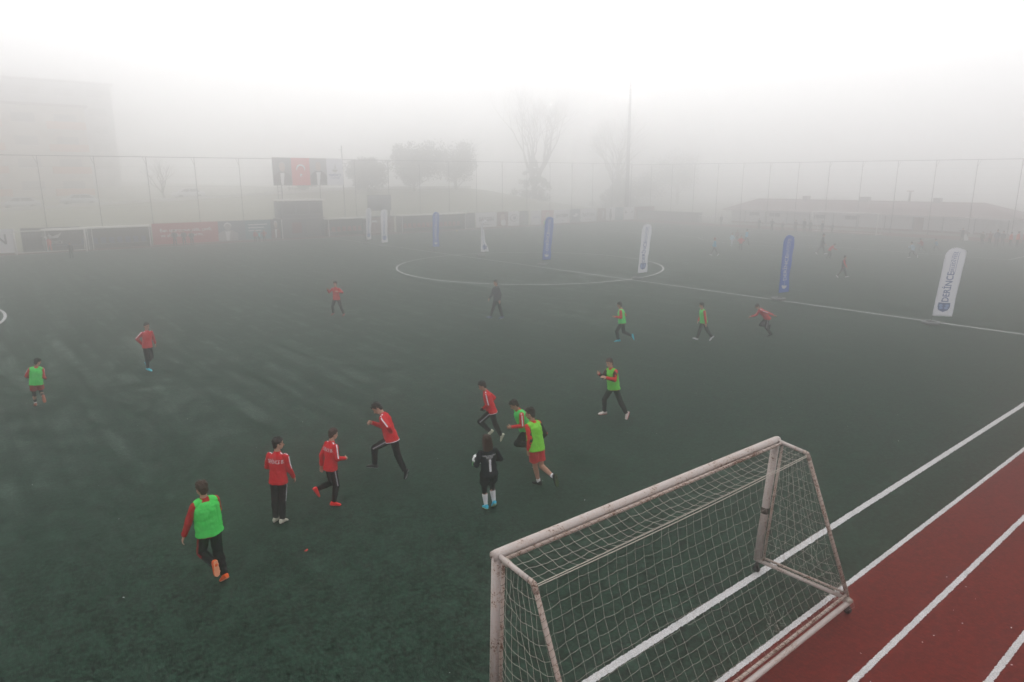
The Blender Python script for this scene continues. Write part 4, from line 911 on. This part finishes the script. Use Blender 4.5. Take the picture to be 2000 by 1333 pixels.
    if lstripe and g and low is not None:
        for n, s in (('L', -1), ('R', 1)):
            pts = [J[n+'hip']*(1-k)+J[n+'kn']*k for k in np.linspace(.1, 1, 12)]+([J[n+'kn']*(1-k)+J[n+'an']*k for k in np.linspace(.08, .35, 4)] if lstripe[1] > 1 else [])
            strips(low, 'side_stripe', pts, [pr*s]*len(pts), .0075*H*(2.2 if lstripe[1] == 3 else 1), lstripe[0], low)
    def back_text(s_, size, up, bold=0, sx=1.):
        b3 = text_mesh(s_, size*H, bold*H, maxedge=.025, sx=sx); B = bv(outer)
        base = N+t*(up-.305)*H
        for v in b3.verts:
            p_ = base+cr*v.co.x+t*v.co.y-cf*.3; h = B.ray_cast(Vector(p_), Vector(cf), .6)
            v.co = Vector(np.array(h[0])-cf*.005) if h[0] is not None else Vector(p_+cf*.22)
        bm_obj('lettering', b3, cloth(WHITE), outer)
    if back:
        for b_ in back: back_text(*b_)
    # socks, shoes, gloves
    for n in 'LR':
        an, kn, ft, dn = J[n+'an'], J[n+'kn'], J[n+'ft'], J[n+'dn']
        if sock:
            b2 = bmesh.new(); k = sock[1]; capsule(b2, an*(1-k)+kn*k, (.0225+.014*min(1, k*2))*W, an+dn*.01*H, .0235*W, flat=(True, False)); 
            if k > .5: capsule(b2, an*.35+kn*.65, .0365*W, an*.75+kn*.25, .029*W)
            child('sock', b2, cloth(sock[0]), v=min(vc, .008))
        sd = nrm(np.cross(ft, dn)); b2 = bmesh.new(); ctr = lambda s_, h_: an+ft*s_*H+dn*(.0425-h_)*H
        loft(b2, [(ctr(s_, h_), sd*w_*H, dn*h_*H) for s_, w_, h_ in ((-.046, .010, .014), (-.041, .020, .023), (-.028, .0255, .029), (-.004, .0265, .030), (.028, .0275, .0245), (.058, .031, .019), (.084, .0315, .0155), (.104, .026, .012), (.114, .016, .009), (.118, .006, .006))], 14)
        capsule(b2, an+dn*.008*H-ft*.006*H, .0255*H, an+dn*.024*H, .0255*H, flat=(True, False))
        sh = child('shoe', b2, cloth(shoe, .45, .1), v=min(vc, .007), sm=1)
        if sole and g:
            b2 = bmesh.new(); loft(b2, [(ctr(s_, .003), sd*w_*H, dn*.0045*H) for s_, w_ in ((-.045, .014), (-.035, .023), (0, .0272), (.03, .027), (.06, .0325), (.088, .032), (.106, .024), (.117, .009))], 14); child('sole', b2, cloth(sole, .5, .1), parent=sh, v=.006, sm=1)
        if glove and g:
            b2 = bmesh.new(); pc = J[n+'wr']+J[n+'fo']*.04*H; bd = J[n+'bd']; inn = nrm(np.cross(J[n+'fo'], bd)); ellipsoid(b2, pc, bd*.032*H, inn*.018*H, J[n+'fo']*.045*H); capsule(b2, J[n+'wr']-J[n+'fo']*.02*H, .024*H, pc, .026*H)
            fo = J[n+'fo']; iw = inn*(-1 if inn@(cr*(-1 if n == 'L' else 1)) > 0 else 1)
            for k in range(4):
                base = J[n+'wr']+fo*.06*H+bd*(.020-.0135*k)*H; m1 = base+nrm(fo+iw*.5)*.026*H; capsule(b2, base, .009*H, m1, .0085*H, 8); capsule(b2, m1, .0085*H, m1+nrm(fo*.6+iw)*.022*H, .0075*H, 8)
            tb = J[n+'wr']+fo*.02*H+bd*.02*H; capsule(b2, tb, .011*H, tb+nrm(bd+fo*.5+iw*.3)*.04*H, .009*H, 8)
            child('glove', b2, cloth(glove), v=.008)
    return o, J, HP
POSES = {'B': {'H': 1.498, 'x': -27.474, 'y': -25.717, 'rz': -48.7, 'q': {'lean': 4, 'twist': -1, 'hyaw': 55, 'hpitch': -1, 'Rpf': 6, 'Lha': 1, 'Rha': -2, 'Lhf': -3, 'Rhf': -6, 'Lsa': 18, 'Rsa': 9, 'Lsf': 10, 'Rsf': 9, 'Leb': 70, 'Reb': 24, 'Lin': 20, 'Rin': 11, 'pyaw': 2}}, 'C': {'H': 1.404, 'x': -26.499, 'y': -25.673, 'rz': -85.7, 'q': {'lean': 8, 'side': -4, 'twist': -1, 'hyaw': 6, 'hpitch': 4, 'Lpf': -23, 'Rpf': 5, 'Rha': 2, 'Lkb': 93, 'Rkb': 21, 'Lhf': 9, 'Rhf': 7, 'Lsa': 11, 'Rsa': 13, 'Lsf': -20, 'Rsf': 3, 'Leb': 24, 'Reb': 83, 'Lin': 10, 'Rin': 20, 'pyaw': -1}}, 'A': {'H': 1.535, 'x': -28.943, 'y': -26.858, 'rz': 11.2, 'q': {'lean': 2, 'side': -2, 'twist': 8, 'hyaw': -16, 'Lpf': 18, 'Rpf': 12, 'Lha': 2, 'Rha': -1, 'Lkb': 97, 'Rkb': 17, 'Lhf': 19, 'Rhf': -6, 'Lsa': 22, 'Rsa': 11, 'Lsf': 10, 'Rsf': 24, 'Leb': 2, 'Reb': 90, 'Lin': 19, 'Rin': 30, 'pyaw': -1}}, 'D': {'H': 1.575, 'x': -25.057, 'y': -25.335, 'rz': 34.9, 'q': {'lean': 20, 'side': 5, 'twist': -14, 'hyaw': -16, 'hpitch': 17, 'Lpf': 3, 'Rpf': 45, 'Lha': 1, 'Rha': -2, 'Lkb': 56, 'Rkb': 12, 'Lhf': 58, 'Rhf': -14, 'Lsa': 22, 'Rsa': 7, 'Lsf': -27, 'Rsf': 41, 'Leb': 86, 'Reb': 100, 'Lin': 66, 'Rin': 37, 'pyaw': 2}}, 'E': {'H': 1.421, 'x': -22.353, 'y': -25.076, 'rz': 51.0, 'q': {'lean': 16, 'side': 2, 'twist': -3, 'hyaw': -6, 'hpitch': 2, 'Rpf': 42, 'Rha': 1, 'Lkb': 92, 'Rkb': 14, 'Lhf': 47, 'Rhf': -12, 'Lsa': -1, 'Rsa': 16, 'Lsf': 3, 'Rsf': -31, 'Leb': 63, 'Reb': 90, 'Lin': 41, 'Rin': 20, 'pyaw': 2}}, 'F': {'H': 1.461, 'x': -22.535, 'y': -26.476, 'rz': 75.8, 'q': {'lean': 22, 'twist': 9, 'hyaw': 1, 'hpitch': -1, 'Rpf': 30, 'Lha': 2, 'Rha': 2, 'Lkb': 117, 'Rkb': 22, 'Lhf': 46, 'Rhf': -11, 'Lsa': 11, 'Rsa': 12, 'Lsf': 20, 'Rsf': -25, 'Leb': 88, 'Reb': 70, 'Lin': 16, 'Rin': 20, 'pyaw': -2}}, 'G': {'H': 1.559, 'x': -23.099, 'y': -27.446, 'rz': 7.5, 'q': {'lean': 11, 'side': 1, 'hyaw': -25, 'Lpf': -1, 'Rpf': 37, 'Lha': -11, 'Rha': -1, 'Lkb': 8, 'Rkb': 55, 'Lhf': 2, 'Rhf': -11, 'Lsa': 5, 'Rsa': 16, 'Lsf': -7, 'Rsf': -17, 'Leb': 29, 'Reb': 70, 'Lin': 13, 'Rin': 20}}, 'H': {'H': 1.427, 'x': -24.469, 'y': -27.747, 'rz': -17.8, 'q': {'lean': 2, 'side': -2, 'twist': 4, 'hyaw': 1, 'hpitch': 2, 'Lpf': 13, 'Rpf': 36, 'Lha': -4, 'Rha': 6, 'Lkb': 21, 'Rkb': 31, 'Lhf': 19, 'Rhf': 27, 'Lsa': 21, 'Rsa': 26, 'Lsf': -4, 'Rsf': 12, 'Leb': 80, 'Reb': 100, 'Lin': 10, 'Rin': 50, 'pyaw': -1}}, 'I': {'H': 1.506, 'x': -18.987, 'y': -25.681, 'rz': 76.0, 'q': {'lean': 6, 'side': 7, 'twist': -9, 'hyaw': -2, 'hpitch': 5, 'Lpf': 39, 'Rpf': -9, 'Lha': 12, 'Rha': 8, 'Lkb': 5, 'Rkb': 37, 'Lhf': -19, 'Rhf': 29, 'Lsa': 20, 'Rsa': -9, 'Lsf': 38, 'Rsf': 58, 'Leb': 91, 'Reb': 70, 'Lin': 32, 'Rin': 12, 'pyaw': -2}}, 'J': {'H': 1.503, 'x': -12.529, 'y': -20.176, 'rz': 36.1, 'q': {'lean': 7, 'side': 2, 'twist': -1, 'hpitch': 3, 'Lpf': -3, 'Rpf': 39, 'Lha': -2, 'Lkb': 41, 'Rkb': 55, 'Lhf': 28, 'Rhf': -10, 'Lsa': 11, 'Rsa': 8, 'Lsf': -2, 'Rsf': -30, 'Leb': 105, 'Reb': 90, 'Lin': 12, 'Rin': 20, 'pyaw': 1}}, 'K': {'H': 1.438, 'x': -10.14, 'y': -22.015, 'rz': 54.1, 'q': {'lean': 8, 'side': 1, 'twist': -4, 'hyaw': 3, 'hpitch': -3, 'Lpf': 8, 'Rpf': -9, 'Lha': -6, 'Rha': 7, 'Lkb': 13, 'Lhf': -26, 'Rhf': 13, 'Lsa': 13, 'Rsa': 1, 'Lsf': 1, 'Rsf': 9, 'Leb': 4, 'Reb': 45, 'Lin': 20, 'Rin': 38, 'pyaw': -2}}, 'L': {'H': 1.415, 'x': -7.566, 'y': -23.042, 'rz': 46.9, 'q': {'lean': 41, 'side': -2, 'twist': -3, 'hpitch': -22, 'Lpf': -17, 'Lha': -3, 'Rha': 3, 'Lkb': 43, 'Rkb': 118, 'Lhf': 5, 'Rhf': 36, 'Lsa': 16, 'Rsa': 13, 'Lsf': -30, 'Rsf': 58, 'Leb': 4, 'Reb': 52, 'Lin': 19, 'Rin': 3, 'pyaw': 1}}, 'M': {'H': 1.517, 'x': -18.338, 'y': -8.761, 'rz': 130.2, 'q': {'side': 1, 'twist': 5, 'hyaw': -1, 'hpitch': -2, 'Lpf': 2, 'Rpf': -14, 'Lha': 15, 'Rha': 12, 'Lkb': 9, 'Rkb': 44, 'Lhf': -3, 'Rhf': 18, 'Lsa': 52, 'Rsa': 48, 'Lsf': 14, 'Rsf': 5, 'Leb': 116, 'Reb': 122, 'Lin': 28, 'Rin': -30, 'pyaw': 2}}, 'N': {'H': 1.663, 'x': -13.329, 'y': -13.784, 'rz': 79.1, 'q': {'lean': 2, 'side': 3, 'twist': -10, 'hyaw': 1, 'hpitch': -3, 'Lpf': -8, 'Rpf': 8, 'Lha': -1, 'Rha': 2, 'Lhf': -16, 'Rhf': 20, 'Lsa': 12, 'Rsa': 8, 'Lsf': -6, 'Rsf': 18, 'Leb': 22, 'Reb': 33, 'Lin': 24, 'Rin': 22, 'pyaw': -2}}, 'O': {'H': 1.481, 'x': -26.861, 'y': -13.29, 'rz': -154.5, 'q': {'lean': 4, 'side': -2, 'twist': 9, 'hyaw': 1, 'hpitch': -2, 'Lpf': 20, 'Rpf': 10, 'Lha': -1, 'Rha': 2, 'Lkb': 51, 'Rkb': 3, 'Lhf': 6, 'Rhf': 4, 'Lsa': 22, 'Rsa': 27, 'Lsf': -12, 'Rsf': -30, 'Reb': 74, 'Lin': 20, 'Rin': 59, 'pyaw': -3}}, 'P': {'H': 1.328, 'x': -29.993, 'y': -15.586, 'rz': 0.8, 'q': {'side': 7, 'twist': 9, 'hyaw': 63, 'hpitch': 9, 'Lpf': 31, 'Rpf': 22, 'Rha': 4, 'Lkb': 14, 'Rkb': 105, 'Lhf': 26, 'Rhf': 27, 'Lsa': 20, 'Rsa': 7, 'Lsf': 14, 'Rsf': -3, 'Leb': 60, 'Reb': 70, 'Lin': 20, 'Rin': -10, 'pyaw': -2}}}
def kid(k, label, **kw):
    p_ = POSES[k]; return person(p_['x'], p_['y'], p_['rz'], p_['H'], p_['q'], label, **kw)
SW = (.80, .78, .84)
kid('A', 'boy in green bib running away at lower left, one orange boot kicked up behind', bib=GREEN, legs='trousers', shoe=ORANGE, sole=(.85, .35, .2), hair=HAIR_B, lstripe=(DRED, 3), tc=(.40, .012, .02), thin=1.08)
kid('B', 'boy standing with his back turned in red jacket lettered DERİNCE B. and white trainers', stripe=SW, back=[('DERİNCE B.', .060, .222, .0, .62)], shoe=(.50, .48, .40), sole=BLACK, lstripe=((.42, .42, .46), 1))
kid('C', 'boy in red jacket with bright red shoes jogging to the right', stripe=SW, back=[('DERİNCE B.', .060, .222, .0, .62)], shoe=(.85, .03, .03), sole=(.8, .05, .05), fist=(0, 1), lstripe=((.42, .42, .46), 1), hair=HAIR_B)
kid('D', 'boy in red jacket striding left in the middle, leaning forward, in black boots', stripe=SW, hem=SW, shoe=(.02, .02, .022), sole=(.25, .25, .26), fist=(0, 1), lstripe=((.42, .42, .46), 1))
kid('E', 'boy in red jacket with pale boots running left above the goalkeeper', stripe=SW, hem=SW, shoe=(.60, .60, .48), sole=(.3, .35, .2), lstripe=((.42, .42, .46), 1), glove=BLACK, skin=SKIN2)
kid('F', 'boy in green bib half hidden behind the bare legged boy in lime bib', bib=(.07, .60, .12), stripe=SW, shoe=BLACK, fist=(1, 0), skin=SKIN2)
kid('G', 'boy in lime bib and red shorts with bare legs, white socks and black boots', bib=LIME, legs='shorts', lc=RED, shorts=(.55, .03, .04), sock=(WHITE, .20), shoe=BLACK, sole=(.05, .08, .03), sleeve_bottom=BLACK, skin=SKIN2)
gk, gJ, gH = kid('H', 'long haired goalkeeper in black kit numbered 1 with white socks and blue boots', top='shirt', tc=(.013, .015, .020), legs='shorts_tights', lc=BLACK, shorts=BLACK, sock=(WHITE, .62), shoe=(.04, .50, .72), sole=(.45, .5, .2), hair=HAIR_B, longhair=True,
    back=[('DERİNCE BELEDİYESİ', .021, .243, .0, .85), ('MYCET', .034, .220, 0, .8), ('1', .21, .112, .007, .8)], glove=(.12, .55, .12), collar=True)
kid('I', 'boy in green bib facing the camera with raised hands and white and red boots', bib=(.13, .60, .05), sleeve_bottom=(.03, .012, .014), shoe=(.70, .60, .58), sole=(.6, .05, .06), hair=HAIR_B)
kid('J', 'boy in green bib running left with teal boots, left one of the upper right trio', bib=(.08, .70, .14), shoe=TEAL, lod=1, skin=SKIN2)
kid('K', 'boy in green bib walking left with white shoes, middle one of the upper right trio', bib=(.08, .66, .14), shoe=WHITE, lod=1)
kid('L', 'boy in plain red jacket sprinting left bent far forward near the blue flag', stripe=SW, shoe=BLACK, lod=1, lstripe=((.42, .42, .46), 1))
kid('M', 'boy in red jacket facing the camera with both elbows lifted, left of the centre circle', stripe=SW, shoe=(.30, .05, .05), lod=1)
kid('N', 'grown man in dark grey jacket walking left in front of the centre circle', tc=GREYJ, shoe=(.10, .13, .25), sole=WHITE, lod=1, hood=True, lc=(.03, .03, .034))
kid('O', 'boy in red jacket with one hand on hip and teal boots on the left side', stripe=SW, shoe=TEAL, lod=1)
kid('P', 'boy in green bib and red shorts over black leggings at the far left, back turned', bib=GREEN, legs='shorts_tights', lc=BLACK, shorts=(.45, .03, .04), sock=(WHITE, .22), shoe=(.45, .14, .08), lod=0, stripe=SW)
# the ball under the goalkeeper's left arm
def football(x, y, z, r, label, base=(.8, .8, .8)):
    bm = bmesh.new(); bmesh.ops.create_icosphere(bm, subdivisions=4, radius=r); ico = bmesh.new(); bmesh.ops.create_icosphere(ico, subdivisions=1, radius=1)
    cs = [v.co.normalized() for v in ico.verts]; ico.free()
    me = bpy.data.meshes.new('football'); bm.to_mesh(me); bm.free(); me.materials.append(cloth(base, .5, .05)); me.materials.append(cloth(BLACK, .5, .05))
    for p_ in me.polygons: p_.material_index = 1 if max(c.dot(p_.center.normalized()) for c in cs) > .955 else 0; p_.use_smooth = True
    o = bpy.data.objects.new('football', me); C.objects.link(o); o.location = (x, y, z); return tag(o, label, 'ball')
a = R(POSES['H']['rz']); hl = gH['L']+gJ['cf']*.03+gJ['cr']*.03; p_ = (POSES['H']['x']+hl[0]*math.cos(a)-hl[1]*math.sin(a), POSES['H']['y']+hl[0]*math.sin(a)+hl[1]*math.cos(a), hl[2]+.085)
football(*p_, .095, 'white football held in the green glove of the goalkeeper')
x, y = ground(892, 453); football(x, y, .11, .11, 'yellowish football lying in front of the longest dugout', (.7, .55, .15))
# ---- far players and onlookers: the photo shows them small in the fog
def pose(**k): d = dict(Lsf=0, Lsa=12, Leb=20, Lin=20, Rsf=0, Rsa=12, Reb=20, Rin=20, Lha=3, Rha=3, Lkb=4, Rkb=4, lean=2); d.update(k); return d
RUN1 = pose(Lsf=-35, Leb=70, Rsf=35, Reb=80, Lhf=42, Lkb=50, Rhf=-22, Rkb=35, Rpf=30, lean=12); RUN2 = pose(Rsf=-35, Reb=70, Lsf=35, Leb=80, Rhf=42, Rkb=50, Lhf=-22, Lkb=35, Lpf=30, lean=16)
WALK = pose(Lsf=-15, Rsf=18, Lhf=20, Rhf=-20, Rkb=12, Rpf=15, Lkb=3); STAND_ = pose(); HANDS = pose(Lsa=40, Leb=100, Lin=60, Rsa=40, Reb=100, Rin=60); WALK2 = pose(Rsf=-15, Lsf=18, Rhf=20, Lhf=-20, Lkb=12, Lpf=15, Rkb=3)
POCK = pose(Lsa=22, Leb=55, Lin=50, Rsa=22, Reb=55, Rin=50)
def far(u, v, vt, yaw, q, label, tc, lc=(.03, .03, .035), group=None, lod=2, **kw):
    x, y = ground(u, v); H = head_z(x, y, vt); lean = math.cos(R(q.get('lean', 0)))
    az = math.atan2(x-CAM[0], y-CAM[1])+R(yaw); return person(x, y, -math.degrees(az), H*1.0/max(.8, lean**.5), q, label, tc=tc, lc=lc, lod=lod, group=group, **kw)
BLU, LBL, DK = (.10, .42, .62), (.45, .62, .75), (.05, .05, .06)
far(1395, 500, 465, -90, WALK, 'boy in light blue shirt and white shoes walking left, nearest the white flag', BLU, top='shirt', shoe=WHITE, hair=mat('cap_red', (.35, .06, .05), .8))
far(1429, 482, 455, 150, WALK2, 'boy in pale kit at the left of the far group of four', LBL, (.5, .55, .6), top='shirt', shoe=WHITE)
far(1439, 474, 450, 180, STAND_, 'dark reddish figure behind in the far group of four', (.16, .06, .07))
far(1446, 490, 461, 170, HANDS, 'boy in red jacket in front of the far group of four', RED)
far(1457, 479, 448, 120, WALK, 'boy in light blue shirt at the right of the far group of four', BLU, top='shirt')
far(1604, 498, 457, 95, WALK, 'tall dark clothed adult walking right with white shoes', DK, shoe=WHITE, sole=WHITE)
far(1619, 506, 476, 85, pose(lean=30, Lhf=20, Lkb=30, Rhf=-5, Rkb=25, Rsf=60, Reb=40, Lsf=-20), 'red jacketed boy bending forward just in front of the tall dark adult', RED)
far(1645, 543, 500, 95, WALK, 'boy with black vest over red jacket walking right, nearest on the far half', RED, bib=(.03, .03, .035), shoe=WHITE, lod=1)
far(1781, 504, 471, -100, RUN1, 'boy in light blue and white shirt running left, near the right end', LBL, top='shirt', bib=None, shoe=WHITE)
far(1799, 492, 465, -80, RUN2, 'boy in red jacket running just behind the light blue shirted boy', (.35, .03, .04))
far(1828, 491, 466, -85, RUN1, 'boy in blue shirt running left near the largest white flag', (.08, .25, .38), top='shirt')
ONG = 'onlookers along the right end'
for u, v, vt, c, q, lab in ((1408, 441, 420, DK, STAND_, 'lone dark onlooker by the railings at the clubhouse left end'), (1482, 449, 427, DK, POCK, 'dark onlooker first from the left before the clubhouse wall'), (1507, 451, 428, DK, HANDS, 'broad dark onlooker with bent arms, second from the left before the clubhouse'),
        (1528, 452, 434, (.08, .06, .07), STAND_, 'short onlooker third from the left before the clubhouse'), (1553, 454, 430, (.14, .10, .11), POCK, 'onlooker in greyish coat with pale cap, fourth from the left'), (1570, 454, 428, DK, STAND_, 'dark onlooker fifth from the left standing close to his neighbour'),
        (1582, 454, 431, (.10, .13, .11), POCK, 'onlooker in grey green coat, right one of the close pair'), (1605, 458, 432, DK, STAND_, 'dark onlooker above the tall walking adult'), (1625, 456, 436, (.12, .14, .18), STAND_, 'faint bluish onlooker beside the right goal post'),
        (1917, 480, 453, (.10, .09, .06), STAND_, 'brown coated onlooker right of the largest flag'), (1932, 477, 453, (.20, .06, .06), STAND_, 'smaller reddish onlooker next to the brown coated one'), (1945, 482, 449, (.06, .07, .12), POCK, 'large onlooker in navy coat among the right hand group'),
        (1957, 481, 452, DK, STAND_, 'dark onlooker directly right of the navy coated one')): far(u, v, vt, -150, q, lab, c, group=ONG)
far(1878, 472, 446, 180, pose(Lsa=80, Leb=120, Rsa=80, Reb=120, Lin=-30, Rin=-30), 'dark onlooker with both hands behind the head and elbows out', DK, group=ONG)
for u, v, vt, c, lab in ((1972, 482, 454, (.75, .12, .05), 'player in bright orange bib, left one of the pair at the right edge'), (1985.5, 483, 453, (.75, .14, .05), 'player in bright orange bib, right one of the pair at the right edge'), (1998, 484, 452, (.40, .05, .06), 'player in dark red cut by the right edge of the photo')):
    far(u, v, vt, 60, STAND_, lab, c if 'orange' not in lab else RED, bib=c if 'orange' in lab else None, group='substitutes at the right edge')
x, y = ground(1885, 470); o = empty('sack', (x, y, 0)); tag(o, 'white sack standing at the feet of the onlooker with raised elbows', 'sack')
bm = bmesh.new(); loft(bm, [((0, 0, 0), (.32, 0, 0), (0, .22, 0)), ((0, 0, .12), (.38, 0, 0), (0, .27, 0)), ((-.05, 0, .35), (.24, 0, 0), (0, .2, 0)), ((-.12, 0, .55), (.1, 0, 0), (0, .08, 0)), ((-.14, 0, .66), (.06, 0, 0), (0, .06, 0))]); link('bag', voxel(bm, .03, 2, .03, 5), M['white'], o)
far(141, 506, 474, -160, pose(lean=8, Lhf=10, Lkb=15, Rsf=20, Reb=60), 'dark clothed player standing in front of the far left goal', (.06, .05, .07), (.03, .06, .06), shorts=None)
far(98, 492, 463, 170, WALK, 'goalkeeper in bright orange red kit in the far left goal', (.80, .08, .05), (.8, .1, .06), shoe=WHITE)
DG = 'dark onlookers in front of the red board'
for u, v, vt, lab in ((343, 481, 450, 'leftmost of the three dark onlookers before the red board'), (361, 480, 450, 'middle of the three dark onlookers before the red board'), (376, 480, 451, 'right of the three dark onlookers before the red board')): far(u, v, vt, 180, POCK, lab, DK, group=DG)
far(507, 472, 452, -30, STAND_, 'child in bright turquoise bib before the blue grey board', RED, bib=(.05, .55, .55)); far(499.5, 474, 450, 170, STAND_, 'red jacketed child left of the turquoise bib', (.35, .05, .05)); far(517, 473, 449, 190, HANDS, 'red jacketed child right of the turquoise bib', (.35, .06, .05))
far(561, 464, 444, 180, HANDS, 'orange jacketed onlooker left before the two storey cabin', (.55, .10, .05)); far(572, 463, 445, 200, STAND_, 'dark red onlooker right before the two storey cabin', (.35, .06, .06))
far(1063, 446, 430, 180, WALK, 'tiny figure in lime bib before the pinkish board beside the blue flag', RED, bib=(.25, .7, .10))
# ------------------------------------------------------------------ the fog
bm = bmesh.new(); box(bm, -205, 245, -125, 235, -1.2, 27)
hz = bm_obj('haze', bm); tag(hz, 'cold even fog lying over the whole ground', 'fog', kind='stuff'); hz.display_type = 'WIRE'
m = bpy.data.materials.new('fog'); m.use_nodes = True; n = m.node_tree.nodes; n.clear(); out = n.new('ShaderNodeOutputMaterial'); pv = n.new('ShaderNodeVolumePrincipled')
pv.inputs['Color'].default_value = (.992, .988, .990, 1); pv.inputs['Density'].default_value = .0205; pv.inputs['Anisotropy'].default_value = .9
m.node_tree.links.new(pv.outputs[0], out.inputs['Volume']); hz.data.materials.append(m); m.cycles.volume_sampling = 'DISTANCE'
